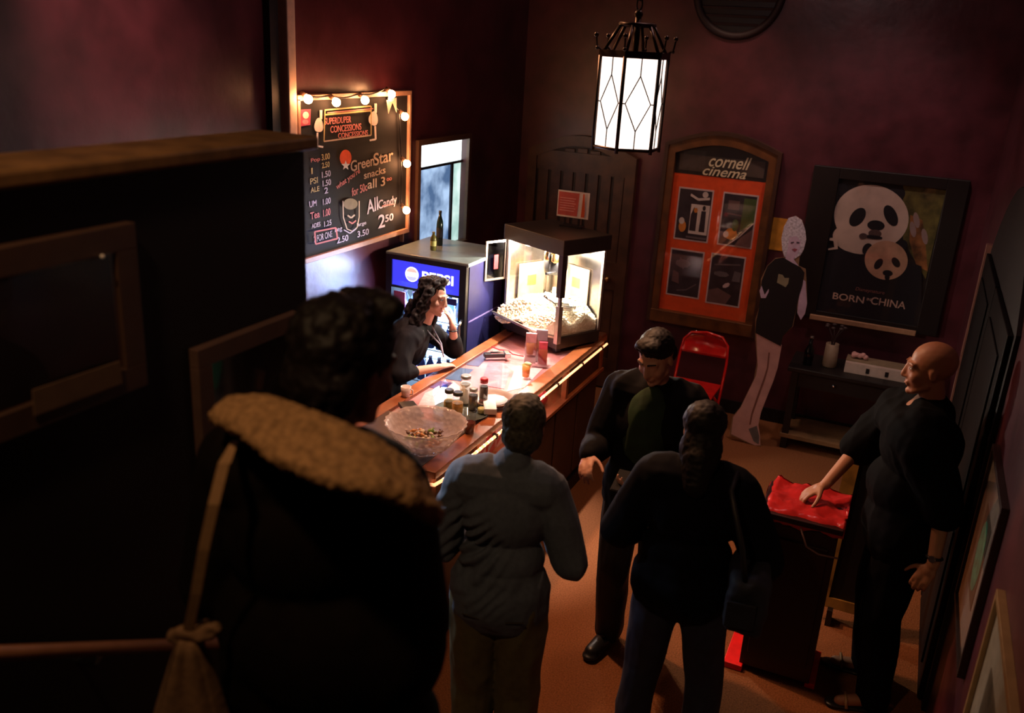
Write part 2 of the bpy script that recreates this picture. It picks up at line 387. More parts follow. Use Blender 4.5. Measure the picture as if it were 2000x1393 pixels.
for y in (3.62, 4.05, 4.5, 4.95, 5.4, 5.8):
    bm = bm_new(); box2(bm, (CF+.012, y-.008, .978), (CF+.038, y+.008, 1.004)); obj('clip', bm, BLACK, t)

# flyers under the glass
def flyer(pxs, m, label, z=1.0315):
    bm = bm_new(); prism(bm, [at(*p, Z=z) for p in pxs], (0, 0, .0012)); o = obj('flyer', bm, m); tag(o, label, 'flyer', 'flyers under the counter glass'); return o
WH2 = mat('pale_paper', (.62, .52, .52), .6, var=.15, scale=30)
flyer([(815, 795), (870, 800), (915, 768), (885, 745), (830, 768)], WH2, 'white sheet of paper under the counter glass nearest the bowl')
flyer([(838, 757), (868, 762), (885, 748), (858, 744)], mat('violet_print', (.12, .07, .2), .5), 'small dark violet photo card on the white sheet under glass')
flyer([(868, 740), (900, 745), (925, 722), (895, 718)], mat('blue_print', (.06, .13, .25), .5), 'blue photo flyer under the counter glass by the cashier hand')
flyer([(905, 712), (935, 716), (958, 692), (932, 688)], mat('slate_print', (.10, .12, .2), .5), 'slate grey flyer under the counter glass behind the card reader')
flyer([(938, 752), (985, 760), (1000, 712), (955, 704)], mat('rose_print', (.62, .2, .25), .5, var=.3), 'rose pink flyer under the middle of the counter glass')
flyer([(990, 765), (1025, 757), (1060, 720), (1008, 715)], mat('white_pink_print', (.8, .6, .6), .5), 'pale pink flyer under glass beside the orange cup')

# sweets in the case
RED = mat('red_box', (.6, .03, .04), .4); PINKW = mat('pink_white_box', (.85, .55, .52), .5)
i = 0
for y0, pos in ((3.98, 'first'), (4.10, 'second'), (4.22, 'third'), (4.34, 'fourth'), (4.46, 'fifth')):
    t = thing('candy_box', 'red and white candy box in the near bay of the case, %s from the left' % pos, 'candy box', (CF-.12, y0, .80), 'candy boxes in the near bay')
    bm = bm_new(); box2(bm, (CF-.16, y0-.045, .80), (CF-.07, y0+.045, .93), bev=.003); obj('carton', bm, PINKW if i % 2 else RED, t)
    bm = bm_new(); prism(bm, [(CF-.069, y0-.045, .82), (CF-.069, y0+.045, .87), (CF-.069, y0+.045, .90), (CF-.069, y0-.045, .85)], (-.002, 0, 0)); obj('band', bm, RED if i % 2 else WHITE, t)
    i += 1
for k, pos in enumerate(('nearest the post', 'in the middle', 'farthest away')):
    y0 = 4.74+k*.14
    t = thing('candy_bag', 'crinkled red candy bag in the far bay of the case, %s' % pos, 'candy bag', (CF-.1, y0, .80), 'candy bags in the far bay')
    bm = bm_new(); ell(bm, (CF-.1, y0, .85), (.035, .06, .05), sub=3)
    for v in bm.verts: v.co += v.co.normalized()*0 + V(noise.noise_vector(v.co*40))*.012; v.co.z = max(v.co.z, .801)
    obj('pouch', bm, RED, t)
    bm = bm_new(); prism(bm, [(CF-.1, y0-.05, .90), (CF-.1, y0+.05, .90), (CF-.1, y0+.055, .925), (CF-.1, y0-.055, .925)], (.003, 0, 0)); obj('seal', bm, PINKW, t)
# ================================================================ FRIDGE
FX0, FX1, FY0, FY1, FZ = -3.22, -2.60, 5.19, 5.80, 1.60
t = thing('drinks_fridge', 'black glass door drinks fridge with glowing blue sign behind the cashier', 'fridge', (-2.91, 5.5, 0))
BLUEP = mat('blue_side', (.02, .02, .10), .4, spec=.5)
bm = bm_new()
box2(bm, (FX0, FY0+.04, .05), (FX0+.03, FY1, FZ-.02)); box2(bm, (FX0, FY1-.03, .05), (FX1, FY1, FZ-.02))
box2(bm, (FX0, FY0+.04, .05), (FX1, FY1, .22)); box2(bm, (FX0, FY0+.04, 1.38), (FX1-.03, FY1, FZ-.02))
obj('cabinet', bm, BLACK, t)
bm = bm_new(); box2(bm, (FX1-.03, FY0+.05, .06), (FX1, FY1, FZ-.02)); obj('side_panel', bm, BLUEP, t, ).__setitem__('label', 'dark blue side panel')
bm = bm_new(); box2(bm, (FX1, FY0+.06, 1.18), (FX1+.002, FY1-.02, 1.19)); obj('side_stripe', bm, mat('side_stripe', (.25, .2, .5), .4), t)
bm = bm_new(); box2(bm, (FX0-.01, FY0+.01, FZ-.025), (FX1+.01, FY1+.01, FZ), bev=.006); obj('top', bm, mat('fridge_top', (.22, .29, .31), .3, spec=.7), t)  # blue-grey raised to carry the window's light on the top
bm = bm_new(); box2(bm, (FX0+.03, FY1-.06, .22), (FX1-.03, FY1-.05, 1.38)); obj('back_light', bm, mat('fridge_back', (.5, .6, .7), .5, emit=6, ecol=(.5, .72, 1)), t)
bm = bm_new(); box2(bm, (FX0+.045, FY0+.012, 1.372), (FX1-.05, FY0+.03, 1.552))
obj('sign_panel', bm, mat('sign_blue', (.02, .03, .5), .4, emit=1.5, ecol=(.035, .035, .62), var=.3, scale=3), t)
SGW = mat('sign_white', (.9, .9, 1), .4, emit=2.2, ecol=(.9, .9, 1))
bm = bm_new(); cx = FX0+.2; cz = 1.465
def disc(bm, cx, cz, r, y, a0=0, a1=360, n=28, mi=0):
    p = [(cx+r*math.cos(math.radians(a0+(a1-a0)*i/n)), y, cz+r*math.sin(math.radians(a0+(a1-a0)*i/n))) for i in range(n if a1-a0 == 360 else n+1)]
    prism(bm, p, (0, -.002, 0), mi)
disc(bm, cx, cz, .052, FY0+.012); obj('emblem_disc', bm, SGW, t)
bm = bm_new(); disc(bm, cx, cz, .045, FY0+.0095, 20, 160); obj('emblem_top', bm, mat('emblem_rose', (.8, .25, .25), .4, emit=1.4, ecol=(1, .45, .4)), t)
bm = bm_new(); disc(bm, cx, cz, .045, FY0+.0095, 200, 340); obj('emblem_base', bm, mat('emblem_blue', (.2, .2, .8), .4, emit=1.4, ecol=(.5, .5, 1)), t)
text('lettering', 'PEPSI', (cx+.20, FY0+.011, cz+.002), (1, 0, 0), (0, 0, 1), .24, .068, SGW, t, bold=.02)
# door with glass, handle and shelves
bm = bm_new()
for a, b in (((FX0, .12), (FX0+.045, 1.585)), ((FX1-.05, .12), (FX1, 1.585)), ((FX0+.045, 1.553), (FX1-.05, 1.585)), ((FX0+.045, .12), (FX1-.05, .2)), ((FX0+.045, 1.358), (FX1-.05, 1.373))):
    box2(bm, (a[0], FY0, a[1]), (b[0], FY0+.035, b[1]))
d = obj('door', bm, BLACK, t)
bm = bm_new(); box2(bm, (FX0+.045, FY0+.014, .2), (FX1-.05, FY0+.018, 1.358)); obj('glass', bm, pane_mat('fridge_glass', (.92, .96, 1), .04), d)
bm = bm_new(); tube(bm, [(FX1-.02, FY0-.005, .75), (FX1-.02, FY0-.035, .78), (FX1-.02, FY0-.035, 1.18), (FX1-.02, FY0-.005, 1.21)], .009); obj('handle', bm, STEEL, d)
for z in (.42, .68, .93, 1.15):
    bm = bm_new()
    for k in range(9): x = FX0+.05+k*.062; tube(bm, [(x, FY0+.06, z), (x, FY1-.07, z)], .003, 5)
    for y in (FY0+.06, FY1-.08): tube(bm, [(FX0+.03, y, z), (FX1-.03, y, z)], .004, 5)
    obj('shelf', bm, STEEL, t)
bm = bm_new(); box2(bm, (FX0+.06, FY0+.009, 1.20), (FX0+.15, FY0+.0135, 1.33)); obj('sticker', bm, mat('rose_sticker', (.5, .1, .2), .5), d)
bm = bm_new(); box2(bm, (FX1-.16, FY0+.009, 1.30), (FX1-.07, FY0+.0135, 1.345)); obj('sticker', bm, mat('navy_sticker', (.03, .03, .2), .5), d)
# drinks, one by one
def bottle(x, y, z, h, r, body, cap, lab, name, label, grp, first={}):
    key = (name, body.name)
    if key in first:
        src = first[key]; o = src.copy(); C.objects.link(o); o.location = (x, y, z); o['label'] = label; o['group'] = grp
        for ch in list(src.children): c = ch.copy(); C.objects.link(c); c.parent = o
        return o
    t = bpy.data.objects.new(name, None); C.objects.link(t); t.location = (x, y, z); tag(t, label, name.split('_')[-1], grp)
    bm = bm_new(); lathe(bm, [(r*.9, 0), (r, h*.04), (r, h*.6), (r*.9, h*.7), (r*.42, h*.86), (r*.4, h*.95)], n=14); o = obj('body', bm, body, t); o.matrix_parent_inverse = Matrix()
    bm = bm_new(); lathe(bm, [(r*.46, h*.93), (r*.46, h)], n=10); o = obj('cap', bm, cap, t); o.matrix_parent_inverse = Matrix()
    bm = bm_new(); lathe(bm, [(r*1.015, h*.25), (r*1.02, h*.52)], n=14, cap=False); o = obj('wrap', bm, lab, t); o.matrix_parent_inverse = Matrix()
    first[key] = t
    return t
COLA = mat('dark_blue_bottle', (.02, .06, .2), .15); PALE = mat('pale_bottle', (.5, .65, .75), .15, trans=.3); LABB = mat('violet_wrap', (.35, .32, .8), .5)
GLW = mat('white_cap', (.8, .85, .9), .4)
cols = ('far left', 'second from left', 'third from left', 'centre', 'third from right', 'second from right', 'far right')
for (z, b, h, nm) in ((.93, COLA, .19, 'third shelf down'), (1.15, PALE, .17, 'top shelf'), (.68, COLA, .2, 'fourth shelf down')):
    for k in range(7):
        bottle(FX0+.10+k*.071, FY0+.10, z+.004, h, .03, b, GLW, LABB if b is COLA else WHITE, 'drink_bottle',
               '%s drink bottle in the fridge, %s of the %s' % ('blue labelled' if b is COLA else 'pale', cols[k], nm if nm != 'third shelf down' else 'second shelf'), 'drink bottles in the fridge')
# bottles on the fridge
tb = bottle(-2.98, 5.42, FZ, .13, .022, mat('amber_glass', (.10, .09, .02), .15), mat('gold_cap', (.5, .35, .1), .3, 1), mat('yellow_wrap', (.4, .4, .12), .5), 'sauce_bottle', 'short amber sauce bottle with yellow label standing on the fridge', 'bottles on top of the fridge')
tb = bottle(-3.02, 5.58, FZ, .25, .024, mat('dark_green_glass', (.01, .02, .015), .1), BLACK, mat('dark_wrap', (.03, .03, .03), .5), 'wine_bottle', 'tall dark bottle behind the amber one on the fridge', 'bottles on top of the fridge')

# ================================================================ POPCORN MACHINE (turned on the counter)
N = V((-1.99, 5.36, 0)); th = math.radians(64)
ua = V((math.cos(th), math.sin(th), 0)); ub = V((-math.sin(th), math.cos(th), 0)); A_, B_ = .40, .57
F = Matrix((ua, ub, V((0, 0, 1)))).transposed().to_4x4(); F.translation = N+V((0, 0, CT))
def mb(bm, a, b, mi=0, bev=0):
    t = bmesh.new(); a = V(a); b = V(b); bmesh.ops.create_cube(t, size=1); bmesh.ops.scale(t, vec=V([abs(q) for q in (b-a)]), verts=t.verts)
    if bev: bmesh.ops.bevel(t, geom=t.edges[:], offset=bev, segments=2, affect='EDGES', profile=.5)
    merge(bm, t, F @ Matrix.Translation((a+b)/2), mi)
def mp(x, y, z): return F @ V((x, y, z))
t = thing('popcorn_machine', 'black roofed popcorn machine with lit glass cabinet on the far end of the counter', 'popcorn machine', N+ua*A_/2+ub*B_/2+V((0, 0, CT)))
BRZ = mat('bronze_black', (.035, .026, .022), .35, spec=.5); LITF = mat('warm_steel', (.6, .52, .46), .3, .8)
bm = bm_new(); mb(bm, (0, 0, .02), (A_, B_, .10), bev=.005); obj('base', bm, BRZ, t)
for x in (.04, A_-.04):
    for y in (.04, B_-.04):
        bm = bm_new(); mb(bm, (x-.02, y-.02, 0), (x+.02, y+.02, .02)); obj('foot', bm, BLACK, t)
bm = bm_new(); mb(bm, (-.02, -.02, .665), (A_+.02, B_+.02, .77), bev=.006); obj('roof', bm, BRZ, t)
for k, (x, y) in enumerate(((0, 0), (A_-.02, 0), (0, B_-.02), (A_-.02, B_-.02))):
    bm = bm_new(); mb(bm, (x, y, .10), (x+.02, y+.02, .665)); obj('post', bm, LITF, t)
bm = bm_new(); mb(bm, (-.006, -.006, .38), (.035, .035, .665)); obj('corner_cover', bm, BRZ, t)
bm = bm_new(); mb(bm, (-.004, -.004, .06), (.03, .03, .32)); obj('corner_guard', bm, LITF, t)
bm = bm_new(); mb(bm, (.02, .004, .10), (A_-.02, .008, .665)); obj('glass', bm, GLASS, t)
bm = bm_new(); mb(bm, (.004, B_*.55, .3), (.008, B_-.02, .665)); obj('glass', bm, GLASS, t)
bm = bm_new(); mb(bm, (.02, B_-.008, .10), (A_-.02, B_-.004, .665)); obj('back_plate', bm, STEEL, t)
bm = bm_new(); mb(bm, (A_-.012, .02, .10), (A_-.004, B_-.02, .665)); obj('back_plate', bm, STEEL, t)
TAN = mat('tan_card', (.5, .36, .25), .6)
bm = bm_new(); mb(bm, (A_-.03, .12, .24), (A_-.024, .36, .5)); o = obj('card_panel', bm, TAN, t)
bm = bm_new(); mb(bm, (.1, B_-.03, .22), (.34, B_-.024, .48)); o = obj('card_panel', bm, TAN, t)
bm = bm_new(); mb(bm, (A_-.032, .2, .35), (A_-.03, .28, .42)); obj('card_mark', bm, mat('yellow_mark', (.7, .5, .08), .5), t)
bm = bm_new(); mb(bm, (.18, B_-.032, .32), (.26, B_-.03, .39)); obj('card_mark', bm, MATS['yellow_mark'], t)
# kettle with its hangers, brass caps and crank
bm = bm_new(); lathe(bm, [(.03, 0), (.075, .01), (.085, .05), (.085, .13), (.07, .14), (.02, .15)], n=20, m=Matrix.Translation(mp(.22, .30, .45))); obj('kettle', bm, BLACK, t)
bm = bm_new()
for y in (.2, .27): lathe(bm, [(.022, 0), (.03, .01), (.03, .05), (.018, .075), (.012, .1)], n=14, m=Matrix.Translation(mp(.12, y, .565)))
obj('brass_fitting', bm, mat('brass', (.75, .5, .22), .25, 1), t)
bm = bm_new()
for y in (.24, .36): tube(bm, [mp(.22, y, .58), mp(.22, y, .665)], .006)
tube(bm, [mp(.10, .235, .47), mp(.10, .235, .665)], .009); tube(bm, [mp(.14, .22, .49), mp(.06, .22, .49)], .01); obj('hanger', bm, BLACK, t)
bm = bm_new(); tube(bm, [mp(.10, .17, .12), mp(.10, .17, .40)], .012); obj('scoop_post', bm, WHITE, t)
bm = bm_new(); tube(bm, [mp(.06, .1, .665), mp(.34, .1, .665)], .008); 
obj('heat_lamp', bm, mat('lamp_white', (1, .93, .8), .4, emit=60, ecol=(1, .84, .66)), t)
bm = bm_new(); lathe(bm, [(.012, 0), (.03, .012), (.03, .04), (.012, .05)], n=14, m=Matrix.Translation(mp(.3, .25, .61))); obj('bulb', bm, mat('bulb_white', (1, .9, .8), .4, emit=18, ecol=(1, .82, .62)), t)
# open hinged glass door with a sticker, swung out over the fridge side
a = mp(0, B_+.005, .38); b = V((-2.588, 5.455, a.z))
dv = V((b.x-a.x, b.y-a.y, 0)).normalized(); nv = dv.cross(V((0, 0, 1)))
bm = bm_new(); L_ = (V((b.x, b.y, 0))-V((a.x, a.y, 0))).length
def panel(bm, o, dv, nv, u0, u1, z0, z1, th_, mi=0):
    prism(bm, [o+dv*u0+V((0, 0, z0)), o+dv*u1+V((0, 0, z0)), o+dv*u1+V((0, 0, z1)), o+dv*u0+V((0, 0, z1))], nv*th_, mi)
for q in ((0, L_, 0, .014), (0, L_, .266, .28), (0, .012, .014, .266), (L_-.014, L_, .014, .266)): panel(bm, a, dv, nv, q[0], q[1], q[2], q[3], .01)
d = obj('door', bm, LITF, t)
bm = bm_new(); panel(bm, a+nv*.003, dv, nv, .012, L_-.014, .014, .266, .003); obj('glass', bm, pane_mat('smoked_pane', (.35, .33, .4), .1), d)
bm = bm_new(); panel(bm, a-nv*.001, dv, nv, L_*.4, L_*.6, .08, .18, -.002); obj('sticker', bm, RED, d)
# lower tray flap on the staff side
bm = bm_new(); prism(bm, [mp(-.0, .03, .10), mp(-.11, .12, .135), mp(-.11, B_-.02, .15), mp(-.0, B_, .10)], (0, 0, -.008)); obj('tray_flap', bm, LITF, t)
bm = bm_new(); tube(bm, [mp(0, .03, .11), mp(-.115, .12, .145), mp(-.115, B_-.01, .16), mp(0, B_, .115)], .006); obj('tray_rim', bm, LITF, t)
# scoop lying on the corn
t = thing('popcorn_scoop', 'shiny metal scoop resting on the popcorn inside the machine', 'scoop', mp(.12, .08, .3))
bm = bm_new(); q = [mp(.06+.13*i/8, .10-.03*i/8, .31-.02*i/8) for i in range(9)]
ring = []
for i, p in enumerate(q):
    r = .035+.012*math.sin(PI*i/8)
    ring.append([bm.verts.new(p+ub*(r*math.cos(PI*k/8))+V((0, 0, r*(1-math.sin(PI*k/8))*-1*-1-r))) for k in range(9)])
for a_, b_ in zip(ring, ring[1:]):
    for k in range(8): f = bm.faces.new([a_[k], a_[k+1], b_[k+1], b_[k]]); f.smooth = True
bmesh.ops.solidify(bm, geom=bm.faces[:], thickness=.002); obj('scoop_bowl', bm, CHROME, t)
bm = bm_new(); tube(bm, [mp(.06, .10, .30), mp(.0, .16, .36)], .009); obj('scoop_handle', bm, CHROME, t)
# popcorn heap
POP = mat('popcorn', (.95, .86, .68), .8, var=.12, scale=60)
def kernel(bm, p, s):
    t_ = bmesh.new(); bmesh.ops.create_icosphere(t_, subdivisions=1, radius=s)
    o = V((random.random()*50, random.random()*50, 0))
    for v in t_.verts: v.co *= 1+.55*noise.noise(v.co*90+o)
    for f in t_.faces: f.smooth = True
    merge(bm, t_, Matrix.Translation(p))
bm = bm_new()
def hz(x, y):
    """height of the corn above the machine's base"""
    return .125+.13*min(1, max(0, (x+.12)/.14))*(.55+.45*math.sin(PI*min(1, max(0, (y+.02)/.62))))+.03*math.sin(x*30+y*17)
g = bmesh.new(); NX, NY = 16, 20; gv = {}
for i in range(NX+1):
    for j in range(NY+1):
        x = -.105+(A_+.08)*i/NX; y = .02+(B_-.045)*j/NY
        if x < 0: y = max(y, .03-x*.8)
        gv[i, j] = g.verts.new(mp(x, y, hz(x, y)-.006))
for i in range(NX):
    for j in range(NY): g.faces.new([gv[i, j], gv[i+1, j], gv[i+1, j+1], gv[i, j+1]])
side = [(i, 0) for i in range(NX+1)]
for k in range(NX):
    p, q_ = gv[k, 0].co, gv[k+1, 0].co
    z0 = mp(0, 0, .10).z
    g.faces.new([gv[k, 0], gv[k+1, 0], g.verts.new(V((q_.x, q_.y, z0))), g.verts.new(V((p.x, p.y, z0)))])
merge(bm, g)
for k in range(2600):
    x = random.uniform(-.105, A_-.03); y = random.uniform(.025, B_-.03)
    if x < 0 and y < .03-x*.8: continue
    kernel(bm, mp(x, y, hz(x, y)), random.uniform(.007, .011))
for k in range(700):
    x = random.uniform(.02, A_-.03); y = .022
    kernel(bm, mp(x, y, random.uniform(.108, hz(x, y))), random.uniform(.007, .010))
tag(obj('popcorn', bm, POP), 'heap of pale popcorn filling the lit machine', 'popcorn', kind='stuff')
# card sign on a stand on the roof
t = thing('card_sign', 'small red and white card sign on a black stand on the machine roof', 'sign', (-2.10, 5.80, 1.82))
zr = CT+.77
bm = bm_new(); box2(bm, (-2.19, 5.77, zr), (-2.03, 5.84, zr+.012)); box2(bm, (-2.17, 5.80, zr+.012), (-2.155, 5.81, zr+.08)); box2(bm, (-2.07, 5.80, zr+.012), (-2.055, 5.81, zr+.08)); obj('stand', bm, BLACK, t)
bm = bm_new(); box2(bm, (-2.225, 5.795, zr+.065), (-1.995, 5.801, zr+.245)); obj('card', bm, WHITE, t)
ar = Art(lambda x, z: V((x, 5.794, z)), (0, -1, 0)); z0 = zr+.065
ar.poly([(-2.218, z0+.012), (-2.075, z0+.012), (-2.068, z0+.17), (-2.218, z0+.17)], mat('soft_red_print', (.55, .10, .09), .6))
for k in range(6): ar.line([(-2.205, z0+.045+k*.017), (-2.10+.01*(k % 2), z0+.045+k*.017)], .005, mat('rose_line', (.75, .4, .4), .6))
ar.poly([(-2.045, z0+.012), (-2.02, z0+.012), (-2.02, z0+.06), (-2.03, z0+.17), (-2.04, z0+.17)], mat('orange_red_print', (.6, .09, .02), .6))
ar.build('print', t)

# ================================================================ THINGS ON THE COUNTER
# glass bowl of sweets
bx, by = -1.985, 3.585
t = thing('glass_bowl', 'large ribbed glass bowl of wrapped sweets on the near end of the counter', 'bowl', (bx, by, CT))
BG = bpy.data.materials.new('cut_glass'); BG.use_nodes = True; nt = BG.node_tree; b = nt.nodes['Principled BSDF']
b.inputs['Base Color'].default_value = (.82, .72, .76, 1); b.inputs['Roughness'].default_value = .16; b.inputs['Alpha'].default_value = .42
wv = nt.nodes.new('ShaderNodeTexVoronoi'); wv.inputs['Scale'].default_value = 42; tc = nt.nodes.new('ShaderNodeTexCoord'); nt.links.new(tc.outputs['Object'], wv.inputs['Vector'])
bp = nt.nodes.new('ShaderNodeBump'); bp.inputs['Strength'].default_value = .9; bp.inputs['Distance'].default_value = .004
nt.links.new(wv.outputs['Distance'], bp.inputs['Height']); nt.links.new(bp.outputs['Normal'], b.inputs['Normal'])
bm = bm_new()
prof = [(.055, .0), (.075, .004), (.095, .02), (.125, .05), (.155, .09), (.178, .125), (.187, .135), (.183, .138), (.17, .125), (.148, .092), (.118, .055), (.085, .024), (.02, .014)]
nn = 48; rings = []
for r, z in [(r*1.10, z*1.18) for r, z in prof]: rings.append([bm.verts.new((bx+(r+(.004*math.cos(k*PI) if z > .02 else 0))*math.cos(2*PI*k/nn), by+(r+(.004*math.cos(k*PI) if z > .02 else 0))*math.sin(2*PI*k/nn), CT+.001+z)) for k in range(nn)])
for a_, b_ in zip(rings, rings[1:]):
    for k in range(nn): f = bm.faces.new([a_[k], a_[(k+1) % nn], b_[(k+1) % nn], b_[k]]); f.smooth = True
bm.faces.new(rings[0][::-1]); bm.faces.new(rings[-1])
obj('bowl_body', bm, BG, t)
# wrapped sweets, each one a thing
cols = [('green', (.16, .30, .05)), ('dark brown', (.10, .04, .02)), ('orange', (.5, .20, .04)), ('cream', (.6, .5, .38))]
protos = {}
for k in range(64):
    cn, cc = cols[[0, 1, 1, 2, 3][k % 5]]
    if cn not in protos:
        bm = bm_new(); ell(bm, (0, 0, 0), (.014, .010, .009), sub=2)
        m_ = mat('wrap_'+cn.replace(' ', '_'), cc, .25, spec=.8); o = obj('wrapped_candy', bm, m_)
        for s in (-1, 1):
            bm = bm_new(); prism(bm, [(s*.012, 0, 0), (s*.022, .008, .002), (s*.022, -.008, -.002)], (0, 0, .001)); c = obj('twist', bm, m_, o); c.matrix_parent_inverse = Matrix()
        protos[cn] = o
    else:
        src = protos[cn]; o = src.copy(); C.objects.link(o)
        for ch in src.children: c = ch.copy(); C.objects.link(c); c.parent = o
    lay = k//34; a = random.random()*2*PI; r = (.105 if lay == 0 else .085)*math.sqrt(random.random())
    o.location = (bx+r*math.cos(a), by+r*math.sin(a), CT+.055+lay*.016+r*r*1.5+random.random()*.006)
    o.rotation_euler = (random.uniform(-.5, .5), random.uniform(-.5, .5), random.random()*6)
    tag(o, '%s wrapped sweet in the ribbed glass bowl' % cn, 'candy', '%s sweets in the glass bowl' % cn)

# round serving tray with jars
tx, ty = -2.06, 4.12
t = thing('serving_tray', 'round grey-green metal tray holding condiment jars on the counter', 'tray', (tx, ty, CT))
bm = bm_new(); lathe(bm, [(.01, .003), (.135, .003), (.155, .012), (.158, .012), (.138, -.0), (.01, -.0)], c=(tx, ty, CT+.001), n=32); obj('tray_dish', bm, mat('tray_metal', (.16, .18, .15), .3, .6), t)
t2 = thing('pizza_pan', 'round brown pan with paper liner beside the jar tray at the counter edge', 'pan', (-1.97, 4.35, CT+.0))
bm = bm_new(); lathe(bm, [(.01, .004), (.10, .004), (.125, .022), (.13, .02), (.105, 0), (.01, 0)], c=(-1.965, 4.33, CT+.016), n=32); obj('pan_dish', bm, mat('brown_pan', (.18, .09, .05), .4, .3), t2)
bm = bm_new(); lathe(bm, [(.02, 0), (.085, 0), (.085, .002), (.02, .002)], c=(-1.965, 4.33, CT+.022), n=10); obj('liner', bm, mat('grey_liner', (.4, .36, .34), .7), t2)
bm = bm_new(); box(bm, (-1.93, 4.21, CT+.03), (.07, .15, .035), .5, bev=.004); tag(obj('napkin_stack', bm, mat('pale_napkin', (.6, .55, .5), .8)), 'small stack of pale napkins beside the jars on the tray edge', 'napkins')
def jar(x, y, h, r, fill, fillh, lidm, label, lidh=.02, glassm=None):
    t = thing('condiment_jar', label, 'jar', (x, y, CT+.005), 'condiment jars on the tray')
    z = CT+.005
    bm = bm_new(); lathe(bm, [(r*.9, 0), (r, .006), (r, h*.8), (r*.8, h*.9), (r*.8, h)], c=(x, y, z), n=18); obj('jar_glass', bm, glassm or GLASS, t)
    bm = bm_new(); lathe(bm, [(r*.88, .004), (r*.93, .01), (r*.93, h*fillh)], c=(x, y, z), n=18); obj('filling', bm, fill, t)
    bm = bm_new(); lathe(bm, [(r*.86, 0), (r*.88, lidh*.8), (r*.7, lidh)], c=(x, y, z+h), n=18); obj('lid', bm, lidm, t)
OLI = mat('olive_spice', (.35, .27, .06), .7, var=.3, scale=80); AMB = mat('amber_spice', (.55, .28, .06), .7, var=.3, scale=80); SALT = mat('white_salt', (.8, .78, .72), .8); DSP = mat('dark_spice', (.05, .03, .02), .7)
LIDG = mat('grey_lid', (.45, .43, .4), .35, .5); LIDD = mat('dark_lid', (.05, .05, .04), .4)
jar(-2.13, 4.10, .105, .03, OLI, .55, LIDD, 'jar of olive green seasoning at the left of the tray')
jar(-2.06, 4.07, .115, .032, AMB, .62, LIDD, 'jar of amber seasoning at the front of the tray')
jar(-2.10, 4.24, .15, .034, SALT, .8, LIDG, 'tall white jar with a pale grey lid at the back of the tray')
jar(-2.02, 4.18, .11, .027, DSP, .8, LIDG, 'dark pepper jar with a grey lid in the middle of the tray')
jar(-2.00, 4.27, .135, .026, DSP, .85, RED, 'dark sauce jar with a red lid at the right of the tray', .03)
jar(-1.955, 4.16, .075, .024, OLI, .4, GLASS, 'small open glass of green seasoning at the tray front right', .004)
# tumbler at the edge beside the bowl
t = thing('glass_tumbler', 'half full clear glass tumbler between bowl and tray', 'glass', (-1.90, 3.90, CT))
bm = bm_new(); lathe(bm, [(.028, 0), (.036, .13), (.034, .13), (.026, .006)], c=(-1.90, 3.90, CT), n=20); obj('tumbler_body', bm, GLASS, t)
bm = bm_new(); lathe(bm, [(.026, .007), (.030, .06)], c=(-1.90, 3.90, CT), n=20); obj('drink', bm, mat('cola_drink', (.08, .02, .015), .1), t)
# acrylic holder with leaflets
hx, hy = -2.03, 5.10
t = thing('leaflet_holder', 'clear acrylic holder full of pink leaflets in front of the popcorn machine', 'leaflet holder', (hx, hy, CT))
PKL = mat('rose_leaflet', (.45, .20, .22), .5, var=.4, scale=14)
R_ = Matrix.Rotation(.35, 3, 'Z')
bm = bm_new(); box(bm, (hx, hy, CT+.004), (.15, .10, .008), R_); obj('holder_base', bm, pane_mat('acrylic', (.85, .75, .78), .2), t)
for k, (dx, dy, w_, h_) in enumerate(((-.035, -.025, .07, .20), (.03, .0, .075, .22), (.045, -.035, .055, .15))):
    c = V((hx, hy, 0))+R_ @ V((dx, dy, 0))
    bm = bm_new(); box(bm, (c.x, c.y, CT+.008+h_/2), (w_, .022, h_), R_, bev=.002); o = obj('leaflet_bundle', bm, (PKL, mat('mauve_leaflet', (.35, .26, .3), .5, var=.3, scale=10), mat('red_leaflet', (.5, .05, .08), .5, var=.3, scale=20))[k], t)
    c2 = c+R_ @ V((0, -.015, 0)); bm = bm_new(); box(bm, (c2.x, c2.y, CT+.008+h_*.35), (w_+.006, .003, h_*.7), R_); obj('holder_front', bm, MATS['acrylic'], t)
# orange cup with lime garnish
t = thing('orange_cup', 'small orange cup topped with a green lime wedge on the counter', 'cup', (-1.985, 4.84, CT))
bm = bm_new(); lathe(bm, [(.022, 0), (.027, .075), (.025, .075), (.02, .01)], c=(-1.985, 4.84, CT), n=20); obj('cup_body', bm, mat('orange_cup', (.65, .22, .05), .4), t)
bm = bm_new(); ell(bm, (-1.975, 4.84, CT+.083), (.026, .012, .014), sub=2); obj('lime_wedge', bm, mat('lime', (.45, .6, .3), .5), t)
# card reader
t = thing('card_reader', 'black and silver handheld card reader lying on the counter by the cashier', 'card reader', (-2.30, 5.06, CT))
Rr = Matrix.Rotation(-.9, 3, 'Z')
bm = bm_new(); box(bm, (-2.30, 5.06, CT+.014), (.05, .15, .028), Rr, bev=.006); obj('handset', bm, BLACK, t)
bm = bm_new(); box(bm, (-2.285, 5.07, CT+.030), (.03, .10, .004), Rr); obj('screen', bm, CHROME, t)
bm = bm_new(); box(bm, (-2.235, 5.10, CT+.018), (.07, .04, .036), Rr, bev=.006); obj('reader_head', bm, STEEL, t)
bm = bm_new(); tube(bm, [(-2.40, 5.22, CT+.006), (-2.33, 5.19, CT+.006), (-2.27, 5.21, CT+.006), (-2.22, 5.16, CT+.006), (-2.14, 5.16, CT+.006)], .005); tag(obj('power_cable', bm, RED), 'red cable curling across the counter behind the card reader', 'cable')
bm = bm_new(); box(bm, (-2.30, 3.98, CT+.012), (.20, .09, .022), -.75, bev=.003); tag(obj('tablet', bm, BLACK), 'black tablet lying flat beyond the glass bowl', 'tablet')
